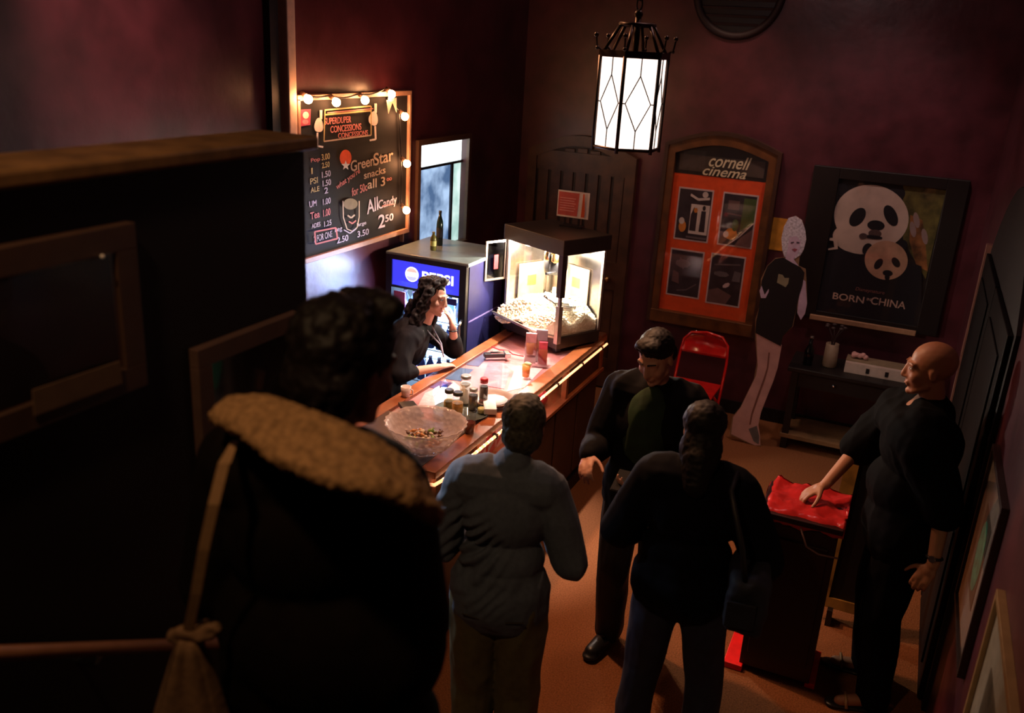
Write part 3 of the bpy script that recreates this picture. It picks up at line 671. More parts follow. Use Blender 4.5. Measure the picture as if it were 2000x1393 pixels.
t = thing('white_mug', 'small white mug at the staff side of the counter near the cashier elbow', 'mug', (-2.44, 4.16, CT))
bm = bm_new(); lathe(bm, [(.024, 0), (.03, .06), (.027, .06), (.022, .008)], c=(-2.44, 4.16, CT), n=18); obj('mug_body', bm, mat('mug_white', (.7, .55, .5), .3), t)
bm = bm_new(); tube(bm, [(-2.41, 4.16, CT+.05), (-2.395, 4.16, CT+.045), (-2.395, 4.16, CT+.02), (-2.413, 4.16, CT+.015)], .004); obj('handle', bm, MATS['mug_white'], t)

# shelf unit and shiny bag behind the machine
t = thing('shelf_unit', 'low black shelf unit in the corner behind the counter', 'shelf', (-2.68, 6.1, 0))
for z in (.03, .42, .80):
    bm = bm_new(); box2(bm, (-2.98, 5.86, z), (-2.53, 6.3, z+.025)); obj('shelf_board', bm, DARKER, t)
for x in (-2.98, -2.55):
    bm = bm_new(); box2(bm, (x, 5.86, 0), (x+.02, 6.3, .80)); obj('side_panel', bm, DARKER, t)
t = thing('crumpled_bag', 'shiny crumpled orange-red bag standing between fridge and popcorn machine', 'bag', (-2.76, 5.95, .825))
bm = bm_new(); lathe(bm, [(.05, 0), (.08, .02), (.085, .12), (.06, .22), (.035, .27), (.05, .33), (.01, .35)], c=(-2.77, 5.95, .826), n=26)
for v in bm.verts:
    d_ = V(noise.noise_vector(v.co*18)); v.co += V((d_.x, d_.y, 0))*.03
obj('bag_body', bm, mat('red_foil', (.55, .06, .01), .22, .2, spec=.9), t)
bm = bm_new(); tube(bm, [(-2.77, 5.95, 1.16), (-2.77, 5.96, 1.22), (-2.75, 5.97, 1.27)], [.02, .012, .004]); obj('bag_neck', bm, BLACK, t)

# ================================================================ MENU BOARD
bw = lambda x, y: at(x, y, X=LX+.045)
y0, y1, z0, z1 = 4.31, 5.53, 1.69, 2.63
t = thing('menu_chalkboard', 'framed black chalkboard menu lit by round bulbs on the left wall', 'chalkboard', (LX+.02, 4.9, z0))
bm = bm_new(); box2(bm, (LX+.005, y0, z0), (LX+.04, y1, z1)); obj('board', bm, mat('slate', (.008, .007, .008), .8, spec=.3, var=.4, scale=4), t)
FRB = mat('board_frame', (.40, .22, .15), .45)
for q in (((y0-.02, z0-.02), (y1+.02, z0+.012)), ((y0-.02, z1-.012), (y1+.02, z1+.02)), ((y0-.02, z0), (y0+.005, z1)), ((y1-.005, z0), (y1+.02, z1))):
    bm = bm_new(); box2(bm, (LX+.0, q[0][0], q[0][1]), (LX+.06, q[1][0], q[1][1]), bev=.003); obj('frame_rail', bm, FRB, t)
bm = bm_new(); box2(bm, (LX+.0, y1-.02, z0-.09), (LX+.03, y1-.005, z0-.02)); obj('hanging_strap', bm, FRB, t)
CHK = mat('chalk_cream', (.55, .42, .33), .9); CHP = mat('chalk_pink', (.6, .20, .2), .9); CHL = mat('chalk_lilac', (.52, .45, .55), .9); CHY = mat('chalk_yellow', (.5, .38, .16), .9); CHO = mat('chalk_orange', (.9, .10, .02), .8); CHW = mat('chalk_white', (.8, .72, .68), .9)
ar = Art(bw, (1, 0, 0))
ar.poly([(588, 214), (607, 213), (606, 244), (587, 247)], mat('pink_sticker', (.45, .06, .12), .5)); ar.oval(597, 225, 6, 7, CHW); ar.oval(596, 238, 6, 5, mat('rose_chalk', (.7, .25, .3), .8))
for (x, y, s) in ((622, 245, -1), (728, 232, 1)):     # two drawn hands holding the banner, cuffs below
    ar.oval(x, y, 9, 14, CHW, wob=.08); ar.line([(x+4, y-12), (x+4, y-30)], 5, CHW); ar.line([(x+s*3, y+14), (x+s*4, y+40), (x-s*8, y+42)], 3.5, CHW)
ar.line([(632, 215), (722, 207)], 3, CHY); ar.line([(632, 224), (722, 216)], 3, CHY); ar.line([(630, 276), (722, 264)], 3, CHK); ar.line([(632, 215), (630, 276)], 2, CHY); ar.line([(722, 207), (722, 264)], 2, CHY)
ar.oval(672, 308, 11.5, 16, CHO)
ar.poly([(672+9*math.cos(PI/2+PI*i/5+PI)*(1 if i % 2 == 0 else .42), 321+10*math.sin(PI/2+PI*i/5+PI)*(1 if i % 2 == 0 else .42)+2) for i in range(10)], CHW)
ar.line([(743, 402), (768, 398)], 2, CHP)
ar.oval(681, 398, 14, 11, mat('chalk_hat', (.24, .19, .13), .9)); ar.line([(666, 392), (667, 425), (674, 447), (684, 451), (693, 444), (697, 424), (697, 392)], 2, CHK)
ar.line([(674, 420), (681, 425), (688, 419)], 3, CHK); ar.line([(676, 432), (683, 436), (690, 430)], 2.5, CHP); ar.line([(666, 448), (678, 455), (690, 446)], 2, CHL)
ar.line([(608, 452), (650, 444), (653, 465), (610, 476), (608, 452)], 3, CHP)
ar.poly([(748, 195), (768, 190), (768, 220), (760, 200), (752, 222)], CHK); ar.oval(757, 192, 6, 6, CHW); ar.line([(632, 219.5), (722, 211.5)], 2, CHP)
ar.build('chalk_drawing', t)
def ct(body, px, py, wpx, hpx, m, a=None, shear=0):
    c = bw(px, py); e = bw(px+wpx/2, py-wpx*.10); s = bw(px-wpx/2, py+wpx*.10); up = bw(px, py-hpx/2); dn = bw(px, py+hpx/2)
    text('lettering', body, c+V((.0006, 0, 0)), (0, 1, 0), (0, 0, 1), abs(e.y-s.y), abs(up.z-dn.z), m, t, shear=shear, depth=.001, bold=.012, ang=a or 0)
ct('SUPERDUPER', 660, 235, 52, 13, CHP); ct('CONCESSIONS', 676, 250, 60, 13, CHP); ct('CONCESSIONS', 690, 262, 58, 10, CHP)
ct('Green', 708, 319, 46, 21, CHK, .06); ct('Star', 749, 307, 38, 24, CHK, .06); ct('snacks', 732, 337, 42, 14, CHK, .05); ct('all 3', 735, 357, 34, 18, CHK); ct('00', 760, 350, 10, 6, CHP)
ct("what you're", 680, 350, 48, 15, CHP, .3); ct('for 50c', 702, 370, 30, 16, CHP, .1)
ct('All', 727, 401, 22, 27, CHL, .1); ct('Candy', 757, 397, 36, 22, CHL, .05); ct('2', 745, 432, 13, 26, CHL); ct('50', 760, 425, 16, 14, CHL)
ct('reg', 661, 450, 14, 9, CHL); ct('2.50', 669, 467, 22, 12, CHL); ct('large', 706, 438, 18, 9, CHL); ct('3.50', 709, 455, 22, 12, CHL)
for body, x, y, w_, h_, m in (('Pop', 616, 313, 18, 10, CHP), ('3.00', 636, 306, 16, 12, CHY), ('2.50', 636, 322, 15, 11, CHY), ('I', 609, 334, 3, 12, CHY), ('1.50', 637, 340, 17, 12, CHL), ('PSI', 613, 353, 15, 12, CHY), ('1.50', 638, 357, 16, 12, CHL),
                          ('ALE', 615, 370, 17, 10, CHY), ('2', 637, 372, 7, 12, CHL), ('UM', 611, 398, 14, 12, CHL), ('1.00', 638, 393, 15, 12, CHL), ('Tea', 615, 420, 18, 14, CHP), ('1.00', 638, 415, 14, 14, CHP), ('ADES', 617, 440, 17, 9, CHL), ('1.25', 640, 436, 14, 11, CHL), ('2 FOR ONE', 631, 462, 36, 13, CHL)):
    ct(body, x, y, w_, h_, m, .03)
# string of round bulbs
t = thing('bulb_string', 'string of seven round glowing bulbs along the menu board', 'string lights', (LX+.07, 4.9, z1))
BGL = mat('bulb_glow', (1, .85, .7), .4, emit=150, ecol=(1, .42, .17)); SOC = mat('socket', (.1, .05, .03), .5)
bp_ = [(602, 194), (657, 200), (713, 196), (765, 184), (791, 228), (795, 320), (794, 411)]
bl = [at(x, y, X=LX+.11) for x, y in bp_]
wire = []
for k, p in enumerate(bl):
    wire.append(p+V((-.045, 0, .035)))
    bm = bm_new(); ell(bm, p, .025, sub=3); 
    bm2 = bm_new(); tube(bm2, [p+V((-.045, 0, .035)), p+V((-.018, 0, .018))], .014)
    o = obj('bulb', bm, BGL, t); obj('socket', bm2, SOC, o)
bm = bm_new(); pts = []
for a, b in zip(wire, wire[1:]):
    for i in range(6): q = a.lerp(b, i/6); pts.append(q+V((0, 0, -.02*math.sin(PI*i/6))))
tube(bm, pts+[wire[-1]], .004, 6); obj('cord', bm, BLACK, t)

# ================================================================ LANTERN
lc = V((-1.262, 4.12, 0)); zb, zt, R0 = 2.572, 2.968, .153
t = thing('pendant_lantern', 'hexagonal black metal lantern with leaded white glass hanging over the lobby', 'lantern', (lc.x, lc.y, zb))
BRN = mat('lantern_iron', (.05, .028, .02), .4, .7)
# direction from camera to lantern sets which faces show
vd = V((lc.x, lc.y, 0)).normalized(); rt = V((vd.y, -vd.x, 0))
def hv(k, r, z):
    a = math.radians(165-60*k); return lc+rt*(r*math.cos(a))-vd*(r*math.sin(a))+V((0, 0, z))
LG = bpy.data.materials.new('lantern_glass'); LG.use_nodes = True; nt = LG.node_tree; b = nt.nodes['Principled BSDF']
n_ = nt.nodes.new('ShaderNodeTexNoise'); n_.inputs['Scale'].default_value = 6; tc = nt.nodes.new('ShaderNodeTexCoord'); nt.links.new(tc.outputs['Object'], n_.inputs['Vector'])
mr = nt.nodes.new('ShaderNodeMapRange'); mr.inputs['To Min'].default_value = 1.3; mr.inputs['To Max'].default_value = 2.2; nt.links.new(n_.outputs['Fac'], mr.inputs['Value'])
nt.links.new(mr.outputs['Result'], b.inputs['Emission Strength']); b.inputs['Emission Color'].default_value = (1, .80, .70, 1); b.inputs['Base Color'].default_value = (.8, .75, .7, 1); b.inputs['Roughness'].default_value = .4
for k in range(6):
    a, b_, c, d = hv(k, R0, zb), hv(k+1, R0, zb), hv(k+1, R0, zt), hv(k, R0, zt)
    ci = (a+b_+c+d)/4; nr = (ci-(lc+V((0, 0, (zb+zt)/2)))).normalized()
    bm = bm_new(); prism(bm, [p-nr*.006 for p in (a, b_, c, d)], -nr*.004); g = obj('glass_panel', bm, LG, t)
    bm = bm_new(); Q = lambda u, v: a.lerp(b_, u).lerp(d.lerp(c, u), v)+nr*.0
    for l in ([(.5, 1), (.5, .80)], [(.5, .80), (.12, .5), (.5, .2)], [(.5, .80), (.88, .5), (.5, .2)], [(.5, .2), (.5, 0)], [(0, .5), (.12, .5)], [(.88, .5), (1, .5)]):
        tube(bm, [Q(*p) for p in l], .0028, 5)
    obj('leading', bm, BLACK, g)
    bm = bm_new(); tube(bm, [hv(k, R0+.004, zb-.02), hv(k, R0+.004, zt)], .0095, 6); obj('corner_post', bm, BRN, t)
    bm = bm_new(); tube(bm, [hv(k, R0-.01, zt+.02), hv(k, .075, zt+.135)], .008, 6); obj('roof_bar', bm, BRN, t)
    bm = bm_new(); ell(bm, hv(k, R0+.03, zt+.085), .011, sub=2); tube(bm, [hv(k, R0, zt+.02), hv(k, R0+.025, zt+.04), hv(k, R0+.03, zt+.08)], .004, 5); ell(bm, hv(k, R0+.022, zt+.03), .009, sub=2); obj('finial', bm, BRN, t)
bm = bm_new(); prism(bm, [hv(k, R0+.012, zt-.006) for k in range(6)], (0, 0, .03)); obj('top_band', bm, BRN, t)
bm = bm_new(); tube(bm, [hv(k, R0+.004, zb-.004) for k in range(6)], .008, 6, closed=True); obj('bottom_band', bm, BRN, t)
bm = bm_new(); tube(bm, [hv(k, .078, zt+.135) for k in range(6)], .010, 6, closed=True)
for k in range(3): tube(bm, [hv(k, .07, zt+.135), hv(k+3, .07, zt+.135)], .006, 5)
obj('crown_ring', bm, BRN, t)
bm = bm_new(); tube(bm, [lc+V((0, 0, zt+.02)), lc+V((0, 0, zt+.17))], .014, 8); ell(bm, lc+V((0, 0, zt+.18)), .02, sub=2); obj('stem', bm, BRN, t)
bm = bm_new(); z = zt+.20; k = 0
while z < CZ-.03:
    rr = Matrix.Rotation(k*PI/2, 3, 'Z'); tube(bm, [lc+V((0, 0, z+.022))+rr @ V((.013*math.cos(a), 0, .026*math.sin(a))) for a in [2*PI*i/10 for i in range(10)]], .004, 5, closed=True); z += .040; k += 1
obj('chain', bm, BRN, t)
bm = bm_new(); lathe(bm, [(.02, 0), (.06, .02), (.065, .04)], c=(lc.x, lc.y, CZ-.04), n=16); obj('ceiling_rose', bm, BRN, t)
# ================================================================ ARCHED DISPLAY CASE ON THE FAR WALL
yb = BY
t = thing('display_case', 'arched wooden glass display case with orange backing and four photographs', 'display case', (-1.49, yb, .74))
CASEW = mat('case_oak', (.11, .040, .011), .35, scale=10, var=.4)
def ring(bm, outer, inner, dy, mi=0):
    for k in range(len(outer)-1): prism(bm, [outer[k], outer[k+1], inner[k+1], inner[k]], (0, dy, 0), mi)
o_ = [V(p) for p in arch(-1.95, -1.03, .84, 2.28, .12, yb)]; i_ = [V(p) for p in arch(-1.875, -1.11, .84, 2.21, .09, yb)]
bm = bm_new(); ring(bm, o_, i_, -.07); obj('frame', bm, CASEW, t)
o2 = [V(p)+V((0, -.0, 0)) for p in arch(-1.965, -1.015, .74, 2.285, .125, yb)]; i2 = [V(p) for p in arch(-1.935, -1.045, .74, 2.265, .115, yb)]
bm = bm_new(); ring(bm, o2, i2, -.085); obj('moulding', bm, DWOOD, t)
bm = bm_new(); box2(bm, (-1.96, yb-.08, .74), (-1.02, yb, .85), bev=.005); obj('bottom_rail', bm, CASEW, t)
bm = bm_new(); box2(bm, (-1.88, yb-.02, .84), (-1.11, yb-.012, 2.05)); obj('backing', bm, mat('orange_red_board', (.72, .075, .010), .6, var=.1), t)
bm = bm_new(); prism(bm, [p+V((0, -.012, 0)) for p in [V(q) for q in arch(-1.88, -1.11, 2.04, 2.21, .09, yb)]], (0, -.010, 0)); obj('header_board', bm, mat('header_black', (.014, .011, .01), .5), t)
bm = bm_new(); box2(bm, (-1.84, yb-.028, 2.07), (-1.14, yb-.022, 2.20)); obj('header_panel', bm, mat('header_brown', (.05, .034, .026), .5, var=.5, scale=4), t)
text('lettering', 'cornell', at(1426, 317, Y=yb-.030), (1, 0, 0), (0, 0, 1), .345, .10, CREAM, t, shear=.35, depth=.002, bold=.01)
text('lettering', 'cinema', at(1415, 337, Y=yb-.030), (1, 0, 0), (0, 0, 1), .36, .075, CREAM, t, shear=.35, depth=.002, bold=.01)
wp = lambda x, y: at(x, y, Y=yb-.022)
PB = mat('photo_border', (.55, .42, .42), .6)
def photo(cs, inner):
    d = V((0, -.003, 0)); q = [wp(*p) for p in cs]
    x0 = (q[0].x+q[3].x)/2; x1 = (q[1].x+q[2].x)/2; z1 = (q[0].z+q[1].z)/2; z0 = (q[2].z+q[3].z)/2
    bm = bm_new(); box2(bm, (x0, yb-.0235, z0), (x1, yb-.020, z1)); o = obj('photograph', bm, PB, t)
    ar = Art(lambda u, v: V((x0+(x1-x0)*(.04+.92*u), yb-.0235, z0+(z1-z0)*(.03+.94*v))), (0, -1, 0))
    inner(ar); ar.build('print', o)
G1, G2, G3 = mat('photo_dark', (.03, .022, .03), .4, var=.5, scale=9), mat('photo_grey', (.12, .10, .11), .4), mat('photo_white', (.6, .52, .48), .4)
G4, G5, G6 = mat('photo_green', (.06, .10, .03), .4), mat('photo_orange', (.6, .22, .04), .4), mat('photo_rose', (.13, .07, .07), .4)
sq = [(0, 0), (1, 0), (1, 1), (0, 1)]
def p1(a):
    a.poly(sq, G1); a.poly([(.4, .12), (.98, .12), (.98, .72), (.4, .72)], G3); a.poly([(.42, .18), (.62, .18), (.62, .55), (.5, .66), (.42, .5)], G1); a.oval(.56, .6, .06, .05, G5)
    a.poly([(.72, .18), (.9, .18), (.88, .6), (.74, .6)], G1); a.oval(.81, .66, .05, .05, G1); a.oval(.2, .25, .12, .12, G5, n=10); a.oval(.16, .36, .09, .07, G3, n=10)
    a.line([(.35, .9), (.6, .82), (.95, .86)], .05, G3); a.oval(.8, .93, .09, .06, G3); a.line([(.35, .05), (.98, .05)], .04, G2)
def p2(a):
    a.poly(sq, G1); a.poly([(.6, .3), (1, .45), (1, .95), (.62, .95)], G4); a.line([(.15, .62), (.6, .60)], .03, G6); a.poly([(.15, .7), (.5, .7), (.5, .88), (.15, .88)], G6)
    a.oval(.35, .22, .2, .12, G5, n=9); a.oval(.2, .2, .09, .07, G3, n=8); a.oval(.45, .4, .1, .12, G4); a.line([(.3, 0), (.62, .18), (1, .48)], .02, PB); a.poly([(.5, 0), (1, 0), (1, .36), (.65, .17)], G6)
def p3_(a):
    a.poly(sq, G1); a.oval(.4, .72, .25, .1, G2, n=7); a.line([(.3, .85), (.42, .6), (.55, .85)], .03, G2); a.line([(.3, .1), (.6, .14), (.9, .3)], .03, G2); a.poly([(.1, .3), (.35, .25), (.3, .5), (.12, .55)], G6)
def p4_(a):
    a.poly(sq, G1); a.poly([(0, 0), (.6, 0), (.75, .2), (.3, .32), (0, .25)], G6); a.oval(.55, .4, .12, .05, PB, n=7, ang=20); a.oval(.35, .62, .25, .06, G2, n=7); a.line([(.1, .8), (.9, .86)], .03, G2); a.poly([(.7, .5), (.95, .5), (.95, .7), (.75, .72)], G2)
photo([(1330, 365), (1397, 372), (1380, 476), (1312, 465)], p1); photo([(1416, 373), (1484, 384), (1466, 488), (1398, 476)], p2)
photo([(1312, 483), (1378, 494), (1363, 586), (1299, 573)], p3_); photo([(1393, 495), (1460, 502), (1441, 603), (1374, 589)], p4_)
bm = bm_new(); prism(bm, [p+V((0, -.055, 0)) for p in [V(q) for q in arch(-1.875, -1.11, .85, 2.21, .09, yb)]], (0, -.003, 0)); obj('glass', bm, pane_mat('case_glass', (1, 1, 1), .02), t)

# ================================================================ FILM POSTER CASE
t = thing('poster_case', 'dark framed poster case with a black poster of two pandas', 'poster', (-.17, yb, 1.02))
for q in (((-.76, 1.0), (-.56, 2.22)), ((.21, 1.0), (.36, 2.22)), ((-.56, 2.135), (.21, 2.22)), ((-.56, 1.0), (.21, 1.06))):
    bm = bm_new(); box2(bm, (q[0][0], yb-.05, q[0][1]), (q[1][0], yb, q[1][1]), bev=.004); obj('frame_rail', bm, DARKER, t)
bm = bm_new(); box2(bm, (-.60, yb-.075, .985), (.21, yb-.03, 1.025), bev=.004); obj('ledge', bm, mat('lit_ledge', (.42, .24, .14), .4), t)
bm = bm_new(); box2(bm, (-.56, yb-.02, 1.05), (.21, yb-.012, 2.14)); ps = obj('poster_sheet', bm, mat('poster_black', (.008, .008, .012), .5), t)
ar = Art(lambda x, y: at(x, y, Y=yb-.021), (0, -1, 0))
K1 = mat('fur_white', (.55, .44, .38), .7, var=.15, scale=8); K2 = mat('fur_tan', (.50, .30, .20), .7, var=.2, scale=12); K3 = mat('fur_black', (.006, .006, .012), .6)
ar.poly([(1764, 362), (1848, 372), (1808, 545), (1764, 470)], mat('forest_print', (.10, .085, .02), .7, var=.7, scale=10))
ar.poly([(1778, 420), (1802, 430), (1808, 480), (1812, 530), (1790, 520), (1776, 470)], mat('autumn_print', (.25, .10, .03), .7, var=.7, scale=9))
for x, y in ((1790, 430), (1783, 448), (1806, 462)): ar.oval(x, y, 6, 16, mat('rock_print', (.28, .20, .20), .7), ang=-10, n=10)
ar.oval(1647, 372, 10, 14, K3); ar.oval(1752, 377, 16, 15, K3)
ar.oval(1702, 424, 73, 63, K1, ang=8, n=40); ar.oval(1678, 466, 52, 30, K1, ang=8, n=30)
ar.oval(1675, 424, 13, 21, K3, ang=38); ar.oval(1740, 421, 12, 22, K3, ang=-25); ar.oval(1711, 440, 17, 10, K3, ang=5); ar.oval(1709, 456, 13, 8, mat('muzzle_shadow', (.08, .05, .05), .7), ang=5); ar.oval(1706, 463, 18, 4, K3, ang=6); ar.oval(1686, 461, 8, 6, MATS['muzzle_shadow'])
ar.poly([(1622, 480), (1680, 498), (1750, 500), (1800, 520), (1800, 640), (1592, 612)], K3)
ar.oval(1694, 486, 9, 12, K3, ang=30); ar.oval(1764, 478, 9, 10, K3)
ar.oval(1731, 508, 42, 38, K2, ang=8, n=36); ar.oval(1716, 515, 7, 12, K3, ang=35); ar.oval(1750, 512, 7, 11, K3, ang=-35); ar.oval(1734, 533, 10, 6, K3, ang=8); ar.oval(1733, 541, 5, 6, K3)
ar.poly([(1621, 464), (1636, 464), (1637, 486), (1618, 488), (1618, 485), (1630, 482), (1628, 470), (1621, 469)], K1)
ar.build('poster_print', ps)
TX = mat('title_print', (.6, .42, .34), .6)
def pt_(b, x, y, wd, h): text('lettering', b, at(x, y, Y=yb-.034), (1, 0, 0), (0, 0, 1), wd, h, TX, ps, depth=.001, bold=.01)
text('lettering', 'Disneynature', at(1699, 569, Y=yb-.034), (1, 0, 0), (0, 0, 1), .22, .035, mat('studio_print', (.3, .13, .11), .6), ps, depth=.001, shear=.2)
pt_('BORN', 1657, 582, .24, .055); pt_('CHINA', 1735, 592, .26, .06); pt_('IN', 1697, 585, .03, .022)
bm = bm_new(); box2(bm, (-.56, yb-.042, 1.06), (.21, yb-.040, 2.135)); obj('glass', bm, MATS['case_glass'], t)
# yellow notice
bm = bm_new(); box2(bm, (-1.02, yb-.006, 1.50), (-.84, yb, 1.765)); tag(obj('paper_notice', bm, mat('yellow_notice', (.55, .24, .02), .7, var=.25, scale=14)), 'yellow paper notice pinned to the wall behind the standee head', 'notice')
# round vent high on the wall
t = thing('wall_vent', 'round dark vent high on the far wall at the top of the picture', 'vent', (-1.53, yb, 3.42))
mW = lambda x, z: Matrix.Translation((x, yb, z)) @ Matrix.Rotation(PI/2, 4, 'X')
bm = bm_new(); lathe(bm, [(.36, 0), (.36, .02), (.33, .035), (.30, .02), (.30, 0)], n=36, m=mW(-1.53, 3.47)); obj('vent_rim', bm, mat('vent_maroon', (.018, .006, .008), .6), t)
bm = bm_new(); lathe(bm, [(.30, .0), (.30, .008)], n=36, m=mW(-1.53, 3.47)); obj('vent_back', bm, BLACK, t)
for k in range(-4, 5):
    hw = math.sqrt(.3**2-(k*.06)**2); bm = bm_new(); box(bm, (-1.53, yb-.015, 3.47+k*.06), (2*hw, .006, .02), Matrix.Rotation(.5, 3, 'X')); obj('vent_slat', bm, mat('vent_maroon', (.018, .006, .008), .6), t)
# hook above the red chair
t = thing('wall_hook', 'small bright metal hook on the wall above the red chair', 'hook', (-1.40, yb, .70))
hp = at(1355, 640, Y=yb)
bm = bm_new(); box(bm, hp+V((0, -.006, 0)), (.03, .012, .08), bev=.003); obj('hook_plate', bm, CHROME, t)
bm = bm_new(); tube(bm, [hp+V((0, -.01, .0)), hp+V((.03, -.05, -.01)), hp+V((.10, -.06, -.015))], .008); obj('hook_arm', bm, CHROME, t)

# ================================================================ RED FOLDING CHAIR
t = thing('folding_chair', 'glossy red metal folding chair against the far wall', 'chair', (-1.36, 7.1, 0))
REDM = mat('red_enamel', (.62, .015, .012), .12, .0, spec=1)
xl, xr, yc = -1.56, -1.16, 7.1
def legpath(x, s): return [(x, yc-.18, .015), (x, yc+.02, .40), (x+s*.0, yc+.10, .58), (x+s*.015, yc+.13, .72), (x+s*.07, yc+.14, .785)]
L1, L2 = legpath(xl, 1), legpath(xr, -1)
bm = bm_new(); tube(bm, L1+[((xl+xr)/2, yc+.14, .805)]+L2[::-1], .012, 8); obj('back_frame', bm, REDM, t)
bm = bm_new(); g = {}
for i in range(17):
    for j in range(9):
        for k in range(2):
            u = i/16; v = j/8; cx_ = 2*u-1; x = (xl+xr)/2+cx_*((xr-xl)/2-.008-.05*max(0, v-.6)**1.2*2)
            z = .625+.165*v-.035*cx_*cx_*v-.012*(1-cx_*cx_)*(1-v); y = yc+.095+.04*v+.03*(1-cx_*cx_)-.008*k+.012*math.sin(PI*v)
            g[i, j, k] = bm.verts.new((x, y, z))
for i in range(16):
    for j in range(8):
        for k in range(2): f = bm.faces.new([g[i, j, k], g[i+1, j, k], g[i+1, j+1, k], g[i, j+1, k]]); f.smooth = True
for i in range(16):
    for j in (0, 8): bm.faces.new([g[i, j, 0], g[i+1, j, 0], g[i+1, j, 1], g[i, j, 1]])
for j in range(8):
    for i in (0, 16): bm.faces.new([g[i, j, 0], g[i, j+1, 0], g[i, j+1, 1], g[i, j, 1]])
obj('backrest', bm, REDM, t)
bm = bm_new(); box(bm, ((xl+xr)/2, yc-.14, .40), (.38, .36, .022), bev=.008); obj('seat', bm, REDM, t)
for x in (xl+.02, xr-.02):
    bm = bm_new(); tube(bm, [(x, yc+.20, .015), (x, yc-.02, .28), (x, yc-.22, .39)], .011); obj('leg', bm, REDM, t)
    bm = bm_new(); ell(bm, (x, yc+.20, .012), .015, sub=1); obj('foot_cap', bm, BLACK, t)
bm = bm_new(); tube(bm, [(xl+.02, yc+.10, .14), (xr-.02, yc+.10, .14)], .007); obj('stretcher', bm, REDM, t)

# ================================================================ CONSOLE TABLE WITH THINGS ON IT
t = thing('console_table', 'long dark wooden console table under the panda poster', 'table', (-.08, 7.3, 0))
TZ = .70
bm = bm_new(); box2(bm, (-.66, 7.05, TZ-.035), (.44, 7.52, TZ), bev=.006); obj('tabletop', bm, DARKER, t)
bm = bm_new(); box2(bm, (-.62, 7.09, TZ-.16), (.40, 7.50, TZ-.035)); obj('apron', bm, DARKER, t)
for x in (-.60, .36):
    for y in (7.10, 7.45):
        bm = bm_new(); box2(bm, (x-.025, y-.025, 0), (x+.025, y+.025, TZ-.035)); obj('leg', bm, DARKER, t)
bm = bm_new(); box2(bm, (-.64, 7.06, .10), (.42, 7.50, .13)); obj('lit_floor_slab', bm, mat('lit_carpet_brown', (.20, .11, .05), .5, scale=9, var=.3), t)  # added brown slab imitating lit carpet under the table
for x in (-.3, .1):
    bm = bm_new(); lathe(bm, [(.008, 0), (.014, .012), (.004, .02)], n=10, m=Matrix.Translation((x, 7.09, TZ-.10)) @ Matrix.Rotation(PI/2, 4, 'X')); obj('drawer_knob', bm, CHROME, t)
t = thing('white_box', 'long low white cardboard box on the console table', 'box', (-.02, 7.25, TZ))
bm = bm_new(); box2(bm, (-.25, 7.18, TZ), (.28, 7.36, TZ+.085), bev=.003); obj('box_body', bm, mat('box_white', (.5, .38, .33), .7), t)
bm = bm_new(); box2(bm, (-.25, 7.22, TZ+.085), (.28, 7.365, TZ+.095)); obj('box_lid', bm, mat('box_lid', (.25, .18, .11), .7), t)
for x in (-.08, .06):
    bm = bm_new(); box2(bm, (x-.012, 7.176, TZ+.02), (x+.012, 7.18, TZ+.06)); obj('slot', bm, BLACK, t)
bm = bm_new()
for k in range(9): ell(bm, (-.20+.022*(k % 5), 7.28+.02*(k//5), TZ+.113+.018*random.random()), (.022, .02, .02), sub=2)
tag(obj('tissue_flower', bm, mat('pink_tissue', (.6, .32, .3), .8)), 'small bunch of pink tissue flowers on the white box', 'flowers')
t = thing('beige_vase', 'tall beige cylinder vase at the left of the console table', 'vase', (-.37, 7.25, TZ))
bm = bm_new(); lathe(bm, [(.05, 0), (.055, .01), (.05, .19), (.045, .19), (.045, .02)], c=(-.37, 7.26, TZ), n=20); obj('vase_body', bm, mat('beige', (.3, .22, .15), .6), t)
bm = bm_new()
for k in range(7):
    a = k*.9; tube(bm, [(-.37, 7.26, TZ+.1), (-.37+.02*math.cos(a), 7.26+.02*math.sin(a), TZ+.25), (-.37+.07*math.cos(a), 7.26+.06*math.sin(a), TZ+.33)], .004, 5)
    ell(bm, (-.37+.07*math.cos(a), 7.26+.06*math.sin(a), TZ+.33), (.02, .02, .012), sub=1)
obj('dry_stem', bm, mat('dry_flower', (.05, .03, .03), .7), t)
t = thing('black_bottle', 'small black bottle standing left of the beige vase', 'bottle', (-.52, 7.2, TZ))
bm = bm_new(); lathe(bm, [(.035, 0), (.038, .12), (.015, .17), (.015, .22)], c=(-.53, 7.2, TZ), n=16); obj('bottle_body', bm, mat('gloss_black', (.01, .01, .01), .08), t)
bm = bm_new(); lathe(bm, [(.017, 0), (.017, .02)], c=(-.53, 7.2, TZ+.22), n=12); obj('cap', bm, STEEL, t)

